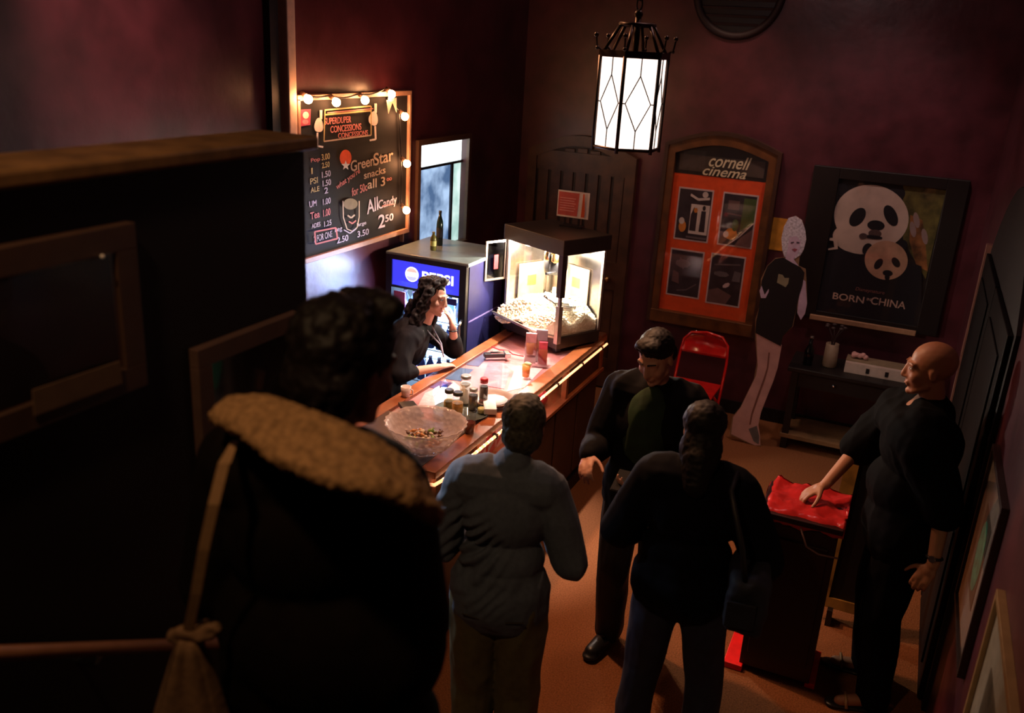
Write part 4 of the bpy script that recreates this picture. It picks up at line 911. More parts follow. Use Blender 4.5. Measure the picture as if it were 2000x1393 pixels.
# ================================================================ CARDBOARD STANDEE
ys = 7.0
SP = lambda x, y, d=0: (lambda p: V((p.x, p.y+(p.z)*.03+d, p.z)))(at(x, y, Y=ys))
t = thing('cardboard_standee', 'life size cardboard cutout of a silver haired person in a black dress', 'standee', (-.88, ys, 0))
SKN = mat('standee_skin', (.60, .36, .33), .6, var=.12, scale=8); SKC = mat('standee_face', (.62, .50, .68), .6)
def flat(name, pts, m, d0=0, par=t, dep=.006):
    bm = bm_new(); prism(bm, [SP(x, y, -d0) for x, y in pts], (0, dep, 0)); return obj(name, bm, m, par)
outline = [(1538, 428), (1552, 424), (1564, 432), (1571, 452), (1573, 470), (1568, 490), (1560, 505), (1558, 522), (1572, 528), (1574, 560), (1575, 595), (1571, 615), (1563, 628), (1556, 615), (1555, 600), (1548, 640), (1528, 660), (1522, 684), (1518, 720), (1510, 745), (1498, 775), (1486, 806), (1480, 830), (1484, 850), (1486, 872), (1476, 873), (1424, 850), (1430, 815), (1445, 797), (1462, 762), (1475, 735), (1478, 715), (1476, 690), (1473, 655), (1474, 625), (1482, 600), (1483, 572), (1484, 548), (1496, 522), (1512, 507), (1529, 505), (1526, 490), (1524, 468), (1529, 445)]
flat('board', outline, mat('cardboard', (.30, .18, .10), .8), -.004)
flat('printed_legs', [(1476, 652), (1526, 676), (1518, 720), (1510, 745), (1498, 775), (1486, 806), (1481, 830), (1484, 850), (1485, 870), (1474, 870), (1428, 848), (1432, 815), (1446, 797), (1463, 762), (1476, 735), (1479, 715)], SKN, .002, dep=.003)
flat('leg_gap', [(1500, 690), (1503, 690), (1500, 720), (1494, 742), (1482, 775), (1470, 810), (1466, 830), (1463, 830), (1467, 808), (1478, 775), (1490, 742), (1497, 720)], mat('leg_shade', (.22, .09, .07), .6), .0035, dep=.001)
flat('printed_shoe', [(1462, 838), (1478, 832), (1483, 852), (1482, 868), (1472, 862)], mat('grey_sole', (.14, .13, .13), .6), .0035, dep=.001)
flat('printed_arm', [(1486, 560), (1492, 578), (1500, 566), (1500, 572), (1494, 584), (1485, 584), (1482, 570)], SKC, .006, dep=.003)
flat('printed_arm', [(1566, 548), (1572, 552), (1575, 595), (1571, 615), (1563, 627), (1556, 613), (1558, 590)], SKC, .002, dep=.003)
flat('printed_dress', [(1512, 508), (1528, 505), (1545, 515), (1562, 524), (1570, 535), (1566, 560), (1558, 585), (1553, 610), (1546, 640), (1528, 658), (1524, 678), (1474, 652), (1476, 628), (1482, 600), (1484, 575), (1486, 550), (1497, 522)], mat('print_black', (.006, .005, .008), .6), .0045, dep=.002)
flat('chest_mark', [(1519, 537), (1527, 539), (1531, 545), (1540, 545), (1538, 556), (1533, 563), (1524, 558), (1516, 554)], mat('pale_mark', (.30, .28, .18), .6), .006, dep=.001)
flat('printed_hair', [(1538, 428), (1552, 424), (1564, 432), (1571, 452), (1573, 470), (1568, 490), (1562, 500), (1545, 512), (1530, 503), (1526, 490), (1524, 468), (1529, 445)], mat('silver_hair', (.62, .62, .78), .6, var=.4, scale=60), .002, dep=.003)
flat('printed_face', [(1540, 466), (1554, 463), (1562, 474), (1560, 490), (1554, 500), (1548, 508), (1560, 524), (1545, 518), (1532, 508), (1536, 492)], SKC, .0035, dep=.001)
for q in ([(1543, 475), (1549, 474), (1549, 477), (1543, 478)], [(1554, 474), (1560, 475), (1560, 478), (1554, 477)]): flat('printed_eye', q, mat('print_dark', (.10, .07, .12), .6), .005, dep=.001)
flat('printed_mouth', [(1545, 489), (1550, 487), (1556, 489), (1551, 494)], mat('print_lip', (.35, .1, .15), .6), .005, dep=.001)
bm = bm_new(); prism(bm, [(-.90, ys+.01, 0), (-.90, ys+.35, 0), (-.90, ys+.03, .7)], (.006, 0, 0)); obj('strut', bm, MATS['cardboard'], t)

# ================================================================ PODIUM
t = thing('ticket_podium', 'dark red wooden podium with a crumpled red cloth on its slanted top', 'podium', (-.2, 4.23, 0))
PD = mat('podium_wood', (.022, .005, .006), .4)
bm = bm_new(); box2(bm, (-.38, 4.09, .03), (-.03, 4.40, .90), bev=.004); obj('podium_body', bm, PD, t)
bm = bm_new(); box2(bm, (-.35, 4.078, .12), (-.06, 4.092, .80), bev=.004); obj('front_panel', bm, PD, t)
bm = bm_new(); box2(bm, (-.40, 4.06, .90), (-.01, 4.43, .93), bev=.004); obj('podium_top', bm, PD, t)
bm = bm_new(); tube(bm, [(-.2, 4.065, .89), (-.16, 4.066, .80), (-.10, 4.066, .775), (-.01, 4.066, .78)], .005); obj('cable', bm, mat('mauve_cable', (.2, .1, .1), .4), t)
FEET = mat('bright_red', (.85, .01, .01), .4)
bm = bm_new(); box2(bm, (-.455, 4.06, 0), (-.36, 4.42, .035), bev=.004); obj('base_foot', bm, FEET, t)
bm = bm_new(); box2(bm, (-.05, 4.10, 0), (.0, 4.40, .03), bev=.004); obj('base_foot', bm, FEET, t)
bm = bm_new(); g = {}
for i in range(27):
    for j in range(25):
        u, v = i/26, j/24; x = -.405+.40*u; y = 4.45-.395*v; z = .945
        if v > .88: y = 4.45-.395*.88-.012*math.sin((v-.88)/.12*PI/2)*3; z = .945-(v-.88)/.12*.06
        if u < .04: z -= .03
        z += .022*noise.noise(V((u*5+v*2, v*4, 0)))+.010*noise.noise(V((u*14, v*11, 4)))
        g[i, j] = bm.verts.new((x, y, z))
for i in range(26):
    for j in range(24): f = bm.faces.new([g[i, j], g[i+1, j], g[i+1, j+1], g[i, j+1]]); f.smooth = True
bmesh.ops.solidify(bm, geom=bm.faces[:], thickness=.003)
tag(obj('red_cloth', bm, mat('red_plastic_cloth', (.78, .045, .05), .2, var=.1, spec=.8)), 'crumpled shiny red cloth draped over the podium top', 'cloth')
# framed sign board leaning behind the podium
t = thing('easel_board', 'dark board in a worn wooden frame standing behind the podium', 'sign board', (.2, 4.78, 0))
nx = lambda x, z: V((x, 4.76+z*.12, z))
BRD = mat('worn_gold_wood', (.30, .16, .035), .45, scale=10, var=.4)
for q in ([(-.09, .09), (.30, .09), (.24, .15), (-.02, .15)], [(-.09, .09), (-.02, .15), (-.0, 1.02), (-.07, 1.08)], [(-.07, 1.08), (-.0, 1.02), (.24, 1.02), (.30, 1.08)], [(.24, .15), (.30, .09), (.30, 1.08), (.24, 1.02)]):
    bm = bm_new(); prism(bm, [nx(*p) for p in q], (0, -.03, .004)); obj('frame_rail', bm, BRD, t)
bm = bm_new(); prism(bm, [nx(*p)+V((0, -.005, 0)) for p in ((-.03, .14), (.26, .14), (.26, 1.03), (-.01, 1.03))], (0, -.01, 0)); obj('board_panel', bm, DARKER, t)
for x in (.0, .22):
    bm = bm_new(); box2(bm, (x-.015, 4.70, 0), (x+.015, 4.80, .10)); obj('foot', bm, DARKER, t)
bm = bm_new(); box2(bm, (-.52, 4.80, .0), (-.44, 4.87, .004)); tag(obj('paper_scrap', bm, mat('scrap', (.6, .4, .36), .7)), 'small pale scrap of paper on the carpet left of the podium', 'paper')

# ================================================================ FRAMED PICTURES
def picture(name, label, plane, u0, u1, z0, z1, mw, mats, glass=True, ledge=None, inner=None, fw_=.03):
    """framed picture; plane = 'stair' (on wall_stair, facing +x) or 'right' (facing -x)"""
    s = 1 if plane == 'stair' else -1; X = PX if plane == 'stair' else RXW
    t = thing(name, label, 'picture', (X, (u0+u1)/2, z0), 'framed pictures on the stair wall' if s > 0 else 'framed pictures on the right wall')
    fr, mt, im = mats
    for q in (((u0, z0), (u1, z0+fw_)), ((u0, z1-fw_), (u1, z1)), ((u0, z0+fw_), (u0+fw_, z1-fw_)), ((u1-fw_, z0+fw_), (u1, z1-fw_))):
        bm = bm_new(); box2(bm, (X, q[0][0], q[0][1]), (X+s*.028, q[1][0], q[1][1]), bev=.002); obj('frame_rail', bm, fr, t)
    bm = bm_new(); box2(bm, (X+s*.004, u0+fw_, z0+fw_), (X+s*.012, u1-fw_, z1-fw_)); obj('mat_board', bm, mt, t)
    bm = bm_new(); box2(bm, (X+s*.012, u0+fw_+mw, z0+fw_+mw), (X+s*.014, u1-fw_-mw, z1-fw_-mw)); obj('print', bm, im, t)
    if s < 0:
        bm = bm_new(); prism(bm, [(X-.0145, (u0+u1)/2+.11*math.cos(a), (z0+z1)/2+.15*math.sin(a)) for a in [2*PI*i/24 for i in range(24)]], (-.001, 0, 0)); obj('oval_print', bm, GRO, t)
    bm = bm_new(); box2(bm, (X+s*.019, u0+fw_, z0+fw_), (X+s*.021, u1-fw_, z1-fw_)); obj('glass', bm, pane_mat('picture_glass', (1, 1, 1), .015), t)
    return t
FR1 = mat('taupe_frame', (.075, .038, .025), .45); MT1 = mat('taupe_mat', (.13, .07, .045), .8); IM1 = mat('dark_print', (.012, .007, .008), .6, var=.7, scale=5)
picture('framed_picture', 'large framed picture with dark print at the upper left of the stair wall', 'stair', .55, 1.385, 2.235, 2.60, .006, (FR1, MT1, IM1), fw_=.055)
picture('framed_picture', 'smaller framed picture with dark print half hidden behind the sherpa collar', 'stair', 1.54, 1.935, 1.90, 2.27, .006, (mat('taupe_frame_pale', (.11, .06, .045), .45), MT1, IM1), fw_=.048)
GRN = mat('sepia_print', (.10, .08, .05), .6, var=.4, scale=12); GRO = mat('green_print', (.06, .38, .22), .5, var=.5, scale=20)
picture('framed_picture', 'framed green print in a pale mat on the right wall', 'right', 3.38, 4.02, .78, 1.52, .17, (mat('bronze_frame', (.03, .015, .012), .35), mat('pale_mat', (.36, .32, .26), .8), GRN), fw_=.02)
picture('framed_picture', 'gilt framed pale print at the lower right corner of the view', 'right', 2.2, 3.06, .62, 1.37, .16, (mat('gilt_frame', (.30, .20, .10), .3, .3), mat('pale_mat2', (.36, .34, .28), .8), GRN), fw_=.025)
# added white bead painting a lamp reflection on the big picture
pp = at(200, 501, X=PX+.035)
bm = bm_new(); ell(bm, pp, .0045, sub=2); tag(obj('glint_bead', bm, mat('glint_white', (.9, .8, .75), .1, spec=1)), 'tiny bright round pin bead standing for a lamp reflection on the large stair picture', 'glint')
# paper label pocket on the big picture's lower corner
bm = bm_new(); prism(bm, [at(x, y, X=PX+.030) for x, y in ((62, 762), (232, 705), (238, 748), (66, 812))], (.003, 0, 0))
tag(obj('caption_card', bm, mat('caption_tan', (.15, .085, .05), .6)), 'tan caption card tucked in the lower corner of the large stair picture', 'card')
# ================================================================ PEOPLE
def cap(bm, p0, p1, r0, r1, flat=1.0, side=(1, 0, 0), n=14):
    """tapered capsule; flat squashes it across `side`'s normal"""
    p0, p1 = V(p0), V(p1); d = p1-p0; L = d.length
    if L < 1e-5: d = V((0, 0, 1)); L = 1e-5
    d = d.normalized(); s = V(side); s = s-d*s.dot(d)
    if s.length < .05: s = d.orthogonal()
    s.normalize(); g = d.cross(s); rings = []
    st = [(-math.cos(a)*r0, math.sin(a)*r0) for a in (0.25, .7, 1.15, PI/2)]+[(L+math.cos(a)*r1, math.sin(a)*r1) for a in (PI/2, 1.15, .7, .25)]
    for h, r in st: rings.append([bm.verts.new(p0+d*h+(s*math.cos(2*PI*k/n)+g*math.sin(2*PI*k/n)*flat)*r) for k in range(n)])
    for a, b in zip(rings, rings[1:]):
        for k in range(n): bm.faces.new([a[k], a[(k+1) % n], b[(k+1) % n], b[k]])
    bm.faces.new(rings[0][::-1]); bm.faces.new(rings[-1])
def organic(name, bm, voxel, m, parent, smooth=3, disp=None, dense=None):
    bmesh.ops.recalc_face_normals(bm, faces=bm.faces[:])
    me = bpy.data.meshes.new('tmp'); bm.to_mesh(me); bm.free()
    o = bpy.data.objects.new('tmp', me); C.objects.link(o)
    r = o.modifiers.new('r', 'REMESH'); r.mode = 'VOXEL'; r.voxel_size = voxel; r.use_smooth_shade = True
    s = o.modifiers.new('s', 'SMOOTH'); s.factor = .5; s.iterations = smooth
    dg = bpy.context.evaluated_depsgraph_get(); nm = bpy.data.meshes.new_from_object(o.evaluated_get(dg))
    bpy.data.objects.remove(o); bpy.data.meshes.remove(me)
    if disp:
        ns = [v.normal.copy() for v in nm.vertices]
        for v, q in zip(nm.vertices, ns): v.co = v.co+q*disp(v.co)
    for p in nm.polygons: p.use_smooth = True
    nm.name = name; nm.materials.clear()
    nm.materials.append(m)
    ob = bpy.data.objects.new(name, nm); C.objects.link(ob); ob.parent = parent
    return ob
def folds(a, f, stretch=(1, 1, .35), seed=0):
    def d(c):
        p = V((c.x*stretch[0], c.y*stretch[1], c.z*stretch[2]))*f+V((seed, 0, 0))
        q = noise.noise(p)
        return a*(1-2*abs(q))*1.0-a*.3+a*.3*noise.noise(p*2.3)
    return d
def fuzz(a, f):
    return lambda c: a*noise.noise(c*f)+a*.5*noise.noise(c*f*2.2)
def head(bm, Hm, k=1.0, fat=1.0):
    def P(x, y, z): return Hm @ V((x*k, y*k, z*k))
    R3 = Hm.to_3x3()
    def E(x, y, z, a, b, c, sub=2): ell(bm, P(x, y, z), (a*k, b*k, c*k), R3, sub=sub)
    E(0, -.018, .035, .074, .092, .084, 3); E(0, .03, -.02, .060*fat, .060, .082, 3); E(0, .036, -.072, .046*fat, .044, .036)
    E(0, .072, -.097, .020, .018, .017); cap(bm, P(0, .083, .020), P(0, .102, -.024), .0080*k, .0105*k); E(0, .101, -.029, .011, .010, .009)
    for s in (-1, 1):
        E(s*.011, .093, -.032, .008, .009, .006, 1); E(s*.034, .055, -.026, .026*fat, .026, .030); cap(bm, P(s*.012, .079, .030), P(s*.045, .067, .028), .009*k, .009*k)
        E(s*.031, .066, .008, .017, .013, .013, 2); E(s*.072, -.006, -.006, .008, .017, .029)
        cap(bm, P(s*.044, .012, -.062), P(s*.018, .058, -.092), .018*k, .016*k)
    cap(bm, P(-.018, .084, -.054), P(.018, .084, -.054), .0075*k, .0075*k, .8); cap(bm, P(-.015, .082, -.066), P(.015, .082, -.066), .0085*k, .0085*k, .8)
def face_bits(root, Hm, k, lips, brow, eyes=True, smile=0, bt=1):
    def P(x, y, z): return Hm @ V((x*k, y*k, z*k))
    R3 = Hm.to_3x3()
    if eyes:
        for s in (-1, 1):
            bm = bm_new(); ell(bm, P(s*.031, .0715, .008), (.0120*k, .0095*k, .0058*k), R3, sub=2); e = obj('eye', bm, mat('eye_white', (.55, .45, .42), .2), None); e.parent = root
            bm = bm_new(); ell(bm, P(s*.031, .0775, .008), (.0055*k, .0045*k, .0055*k), R3, sub=2); i = obj('iris', bm, mat('eye_dark', (.02, .01, .008), .1), None); i.parent = e
            bm = bm_new(); cap(bm, P(s*.019, .0785, .0155), P(s*.043, .0725, .0135), .0022*k, .0022*k); l = obj('eyelash', bm, mat('hair_dark', (.012, .007, .005), .5), None); l.parent = e
    for s in (-1, 1):
        bm = bm_new(); cap(bm, P(s*.014, .0865, .034), P(s*.046, .073, .036), .0042*k*bt, .0028*k*bt, .6); o = obj('eyebrow', bm, brow, None); o.parent = root
    bm = bm_new(); c = .004*smile
    tube(bm, [P(-.026, .076, -.058+c*2), P(-.012, .087, -.060), P(0, .090, -.0605), P(.012, .087, -.060), P(.026, .076, -.058+c*2)], [.002*k, .0045*k, .005*k, .0045*k, .002*k], 8); o = obj('lips', bm, lips, None); o.parent = root
def hand(bm, W, d, n, t, curl=.5, k=1.0, spread=.0, thumb=.5):
    """W wrist, d towards the fingers, n out of the palm, t towards the thumb"""
    W, d, n, t = V(W), V(d).normalized(), V(n).normalized(), V(t)
    n = (n-d*n.dot(d)).normalized(); t = (t-d*t.dot(d)-n*t.dot(n)).normalized()
    cap(bm, W-d*.01*k, W+d*.03*k, .024*k, .027*k, .72, t); cap(bm, W+d*.035*k+t*.013*k, W+d*.078*k+t*.018*k, .023*k, .021*k, .55, t); cap(bm, W+d*.035*k-t*.012*k, W+d*.074*k-t*.018*k, .023*k, .019*k, .55, t)
    for off, L, r, dz in ((.0295, .072, .0088, .088), (.0098, .082, .0090, .093), (-.0098, .076, .0088, .090), (-.0288, .060, .0078, .083)):
        p = W+d*dz*k+t*off*k; a = curl*.45
        dd = (d+t*off*spread*12).normalized()
        for i, s in enumerate((.45, .31, .24)):
            q = p+(dd*math.cos(a)+n*math.sin(a))*L*s*k
            cap(bm, p, q, r*(1-.10*i)*k, r*(.9-.10*i)*k, n=10); p = q; a += curl*(.75 if i == 0 else .6)
    p = W+d*.028*k+t*.022*k; dd = (d*.62+t*.75+n*.22*(1+thumb)).normalized()
    for i, s in enumerate((.040, .032, .026)):
        q = p+dd*s*k; cap(bm, p, q, (.0125, .0105, .0092)[i]*k, (.0108, .0095, .0080)[i]*k, n=10); p = q; dd = (dd+d*.35-t*.22*thumb+n*.15*thumb).normalized()
BASE = dict(pel=(0, 0, .98), waist=(0, 0, 1.11), chest=(0, .0, 1.29), neck=(0, -.015, 1.475), head=(0, .02, 1.632),
            shL=(-.175, -.01, 1.415), shR=(.175, -.01, 1.415), elL=(-.235, -.03, 1.12), elR=(.235, -.03, 1.12), wrL=(-.24, .06, .87), wrR=(.24, .06, .87),
            hipL=(-.092, 0, .93), hipR=(.092, 0, .93), knL=(-.10, .03, .50), knR=(.10, .03, .50), anL=(-.11, -.02, .09), anR=(.11, -.02, .09), toeL=(-.135, .13, .028), toeR=(.135, .13, .028))
class Person:
    def __init__(s, label, loc, face, H=1.75, scale_w=1.0, group=None, **J):
        s.k = H/1.75; s.th = math.atan2(-face[0], face[1])
        s.root = thing('person', label, 'person', loc, group, s.th)
        s.Mi = (Matrix.Translation(V(loc)) @ Matrix.Rotation(s.th, 4, 'Z')).inverted()
        s.J = {a: V(b)*s.k for a, b in BASE.items()}
        for a in s.J: s.J[a].x *= scale_w
        for a, b in J.items(): s.J[a] = V(b)*s.k
        s.w = scale_w
    def world(s, **W):
        for a, b in W.items(): s.J[a] = s.Mi @ V(b)
    def lw(s, p): return s.Mi @ V(p)
    def ld(s, d): return s.Mi.to_3x3() @ V(d)
    def lean(s, dy, dx=0):
        z0 = s.J['pel'].z; z1 = s.J['head'].z
        for a in ('waist', 'chest', 'neck', 'head', 'shL', 'shR', 'elL', 'elR', 'wrL', 'wrR'):
            f = (s.J[a].z-z0)/(z1-z0); f = max(f, 0)
            s.J[a] += V((dx*f, dy*f, -.25*abs(dy)*f*f))
    def hm(s, fwd, up=(0, 0, 1)):
        """head frame looking along world direction fwd"""
        f = s.ld(fwd).normalized(); u = s.ld(up); u = (u-f*u.dot(f)).normalized(); r = f.cross(u)
        m = Matrix((r, f, u)).transposed().to_4x4(); m.translation = s.J['head']; return m
    def torso(s, bm, g=0.0, k2=1.0, hem=None):
        J, k = s.J, s.k; w = s.w
        cap(bm, J['pel']+V((-.06*k*w, 0, 0)), J['pel']+V((.06*k*w, 0, 0)), (.115*k2+g)*k, (.115*k2+g)*k, .95, (0, 0, 1))
        ell(bm, J['waist'], ((.150*w*k2+g)*k, (.108*k2+g)*k, .13*k)); ell(bm, J['chest']+V((0, 0, .01)), ((.168*w*k2+g)*k, (.115*k2+g)*k, .17*k))
        ell(bm, (J['waist']+J['pel'])/2, ((.152*w*k2+g)*k, (.112*k2+g)*k, .12*k))
        cap(bm, J['shL']+V((.03, 0, 0)), J['shR']-V((.03, 0, 0)), (.066+g)*k, (.066+g)*k, 1.1, (0, 0, 1))
        for q in ('shL', 'shR'): cap(bm, J[q]*.6+J['neck']*.4+V((0, 0, -.01)), J['chest'], (.062+g)*k, (.10+g)*k, 1, (1, 0, 0)); cap(bm, J[q]+V((0, 0, -.02)), J['neck']+V((0, 0, -.035)), (.055+g)*k, (.055+g)*k)
    def body(s, skin, Hm, hands, voxel=.006, fat=1.0, headk=1.0, vneck=0):
        bm = bm_new(); J, k = s.J, s.k
        s.torso(bm, -.012)
        cap(bm, J['neck']-V((0, 0, .03)), Hm @ V((0, -.012, -.05)), .055*k, .050*k)
        head(bm, Hm, k*headk, fat)
        if vneck: cap(bm, J['neck']+V((0, .04, .0)), J['neck']+V((0, .135, -.085)), .05*k, .028*k)
        for q in 'LR':
            cap(bm, J['sh'+q], J['el'+q], .046*k, .037*k); cap(bm, J['el'+q], J['wr'+q], .037*k, .025*k)
            cap(bm, J['hip'+q], J['kn'+q], .080*k, .052*k); cap(bm, J['kn'+q], J['an'+q], .052*k, .036*k); cap(bm, J['an'+q]+V((0, -.02, -.03)), J['toe'+q], .032*k, .026*k)
            if q in hands: h = hands[q]; hand(bm, J['wr'+q], s.ld(h[0]), s.ld(h[1]), s.ld(h[2]), h[3], k, thumb=h[4] if len(h) > 4 else .5)
        s.Hm = Hm
        o = organic('body', bm, voxel, skin, s.root, 4); return o
    def top(s, name, m, g=.022, sleeve=(1, 1), voxel=.009, f=(.010, 9), hem=.0, coll=0, seed=0, label=None, belly=0, dispf=None):
        bm = bm_new(); J, k = s.J, s.k
        s.torso(bm, g)
        if belly: ell(bm, J['waist']+V((0, .03, -.02)), ((.16+belly)*k*s.w, (.12+belly)*k, .15*k))
        if hem: cap(bm, J['pel']+V((-.05*s.w, 0, -hem)), J['pel']+V((.05*s.w, 0, -hem)), (.125+g)*k, (.125+g)*k, .9, (0, 0, 1)); ell(bm, J['pel']-V((0, 0, hem*.4)), ((.175*s.w+g)*k, (.125+g)*k, .14*k+hem*.5))
        if hem > .5:
            for z in (.10, -.12, -.35, -.6): ell(bm, J['pel']+V((.035, 0, z)), (.255, .17, .2))
        for q, e in zip('LR', sleeve):
            cap(bm, J['sh'+q], J['el'+q], (.052+g)*k, (.045+g)*k)
            if e > .35:
                p = J['el'+q].lerp(J['wr'+q], min(1, e)-.06); cap(bm, J['el'+q], p, (.045+g)*k, (.033+g*.9)*k)
        if coll: cap(bm, J['neck']-V((0, .0, .02)), J['neck']+V((0, 0, coll)), (.062+g*.6)*k, (.062+g*.5)*k)
        o = organic(name, bm, voxel, m, s.root, 4, dispf or folds(f[0], f[1], seed=seed))
        if label: o['label'] = label
        return o
    def trousers(s, m, g=.022, voxel=.010, seed=3, f=.008):
        bm = bm_new(); J, k = s.J, s.k
        cap(bm, J['pel']+V((-.055*s.w, 0, -.02)), J['pel']+V((.055*s.w, 0, -.02)), (.112+g*.6)*k, (.112+g*.6)*k, .95, (0, 0, 1))
        ell(bm, J['pel']+V((0, 0, .05)), ((.15*s.w+g*.5)*k, (.11+g*.5)*k, .08*k))
        for q in 'LR':
            cap(bm, J['hip'+q], J['kn'+q], (.084+g)*k, (.060+g)*k); cap(bm, J['kn'+q], J['an'+q]+V((0, .005, -.02)), (.060+g)*k, (.052+g*.8)*k)
        return organic('trousers', bm, voxel, m, s.root, 4, folds(f, 11, seed=seed))
    def shoes(s, m, name='shoe'):
        J, k = s.J, s.k
        for q in 'LR':
            bm = bm_new(); a, b = J['an'+q], J['toe'+q]
            cap(bm, V((a.x, a.y-.03, .045*k)), V((b.x, b.y, .036*k)), .044*k, .038*k, .8, (1, 0, 0)); cap(bm, a+V((0, 0, .01)), V((a.x, a.y, .05)), .045*k, .044*k)
            cap(bm, V((a.x, a.y-.03, .02*k)), V((b.x, b.y+.02, .02*k)), .046*k, .042*k, .42, (1, 0, 0))
            o = organic(name, bm, .007, m, s.root, 2)
            for v in o.data.vertices: v.co.z = max(v.co.z, .002)
    def hair(s, spec, m, voxel=.006, f=(.006, 40), name='hair', smooth=2):
        bm = bm_new(); R3 = s.Hm.to_3x3()
        for q in spec:
            if len(q) == 6: ell(bm, s.Hm @ V(q[:3]), [c*s.k for c in q[3:]], R3)
            else: cap(bm, s.Hm @ V(q[0]), s.Hm @ V(q[1]), q[2], q[3])
        return organic(name, bm, voxel, m, s.root, smooth, fuzz(*f))
SKIN = mat('skin_warm', (.50, .25, .17), .5, var=.06, scale=14, spec=.4); SKIN2 = mat('skin_pale', (.56, .30, .21), .5, var=.06, scale=14, spec=.4); SKIN3 = mat('skin_tan', (.36, .16, .09), .5, var=.06, scale=14)
HAIRD = mat('dark_hair', (.007, .004, .004), .6, var=.4, scale=60, spec=.25); HAIRG = mat('greying_hair', (.05, .045, .03), .6, var=.5, scale=70)
LIP = mat('lips_rose', (.42, .09, .07), .4); LIPM = mat('lips_plain', (.35, .15, .11), .5)
SHORT = [(0, -.028, .048, .080, .092, .084), (0, -.055, -.005, .070, .060, .070), (0, .028, .105, .055, .050, .022)]

# ---- 1. cashier leaning on the counter, cheek in hand
p = Person('long dark haired cashier smiling, leaning on the counter with cheek in hand', (-2.86, 4.56, 0), (.97, .22), 1.66, .92)
p.world(pel=(-2.83, 4.56, .93), waist=(-2.78, 4.58, 1.06), chest=(-2.70, 4.62, 1.19), neck=(-2.63, 4.655, 1.325), head=(-2.565, 4.69, 1.495),
        shL=(-2.70, 4.795, 1.265), shR=(-2.635, 4.49, 1.255), elL=(-2.545, 4.95, 1.085), elR=(-2.60, 4.34, 1.095), wrL=(-2.49, 4.81, 1.285), wrR=(-2.47, 4.60, 1.085))
Hm = p.hm((.90, -.02, -.16), (.02, .12, 1))
p.body(SKIN2, Hm, {'L': ((-.18, -.30, .93), (-.75, -.5, .1), (-.5, .4, .2), .45, .2), 'R': ((.25, .95, -.05), (0, 0, -1), (-.9, .2, 0), .35)}, .0052, headk=.98, fat=.90)
face_bits(p.root, Hm, p.k, mat('lips_red', (.50, .05, .05), .35), HAIRD, smile=2.6, bt=.55)
p.top('shirt', mat('black_shirt', (.005, .004, .006), .8, spec=.15), .018, (.52, .40), .008, (.006, 12), .04, .0, seed=5)
p.trousers(mat('dark_jeans', (.012, .014, .025), .8)); p.shoes(BLACK)
wave = [(0, -.03, .055, .085, .092, .086), (0, -.075, -.03, .082, .055, .11)]
for s_ in (-1, 1):
    wave += [((s_*.070, -.0, .05), (s_*.082, -.015, -.05), .030, .036), ((s_*.082, -.02, -.04), (s_*.092, -.03, -.16), .036, .040), ((s_*.09, -.03, -.15), (s_*.085, .0, -.27), .036, .026)]
wave += [((-.03, .035, .115), (.05, .02, .11), .024, .024), ((0, -.09, -.1), (0, -.12, -.26), .07, .05)]
p.hair(wave, HAIRD, .006, (.014, 26))
bm = bm_new(); tube(bm, [p.J['wrL']+V((.026*math.cos(a), .026*math.sin(a), -.02)) for a in [2*PI*i/16 for i in range(16)]], .005, 6, closed=True); o = obj('bracelet', bm, BLACK); o.parent = p.root
bm = bm_new(); q = p.J['neck']; tube(bm, [q+V((-.05, .05, -.02)), q+V((-.01, .13, -.12)), q+V((0, .15, -.20)), q+V((.01, .13, -.12)), q+V((.05, .05, -.02))], .005, 6); o = obj('lanyard', bm, mat('grey_lanyard', (.35, .33, .42), .5)); o.parent = p.root

# ---- 2. man in blue grey sweatshirt, seen from behind
p = Person('man in blue grey sweatshirt and khaki trousers seen from behind at the counter', (-1.19, 2.78, 0), (-.25, .97), 1.77, .90)
p.lean(.07, .0); p.J['head'] += V((.035, .03, -.01)); p.J['neck'] += V((.015, .01, 0))
p.J['elL'] = V((-.255, .02, 1.13)); p.J['elR'] = V((.265, .02, 1.13)); p.J['wrL'] = V((-.14, .26, 1.18)); p.J['wrR'] = V((.16, .25, 1.16))
Hm = p.hm((-.30, .92, -.18))
p.body(SKIN, Hm, {'L': ((.45, .85, .1), (.8, -.4, -.2), (0, .1, 1), 1.0), 'R': ((-.5, .8, .1), (-.8, -.4, -.2), (0, .1, 1), 1.0)}, .007)
_fd = folds(.013, 9, seed=9)
def ridges(c):
    m = max(0, min(1, (.10-c.x)/.16))*max(0, min(1, (1.42-c.z)/.15))*max(0, min(1, (c.z-.92)/.1))
    w_ = (c.z*1.0-c.x*1.1+.05*noise.noise(c*6))*52
    return _fd(c)*.6+m*.010*(abs(math.sin(w_))**2*2-1)*(.4+noise.noise(c*5+V((3, 1, 0)))*1.2)
p.top('sweatshirt', mat('blue_grey_fleece', (.10, .12, .16), .85, var=.12, scale=50), .026, (1, 1), .007, (.017, 9), .05, .015, seed=9, dispf=ridges)
p.trousers(mat('khaki', (.13, .105, .045), .85, var=.15, scale=30), .030, f=.012); p.shoes(DARKER)
p.hair([(0, -.026, .046, .084, .098, .088), (0, -.055, -.015, .078, .064, .080), (0, .028, .105, .055, .050, .022)], HAIRG, .006, (.004, 60))
bm = bm_new(); c = p.J['pel']
for s_ in (-1, 1): tube(bm, [c+V((s_*.05, -.145, -.06)), c+V((s_*.12, -.135, -.055))], .003, 5)
o = obj('pocket_seam', bm, mat('seam_dark', (.04, .03, .015), .8)); o.parent = p.root
t = thing('wallet', 'small brown wallet held by the man in the sweatshirt', 'wallet', (-1.2, 3.1, 1.2))
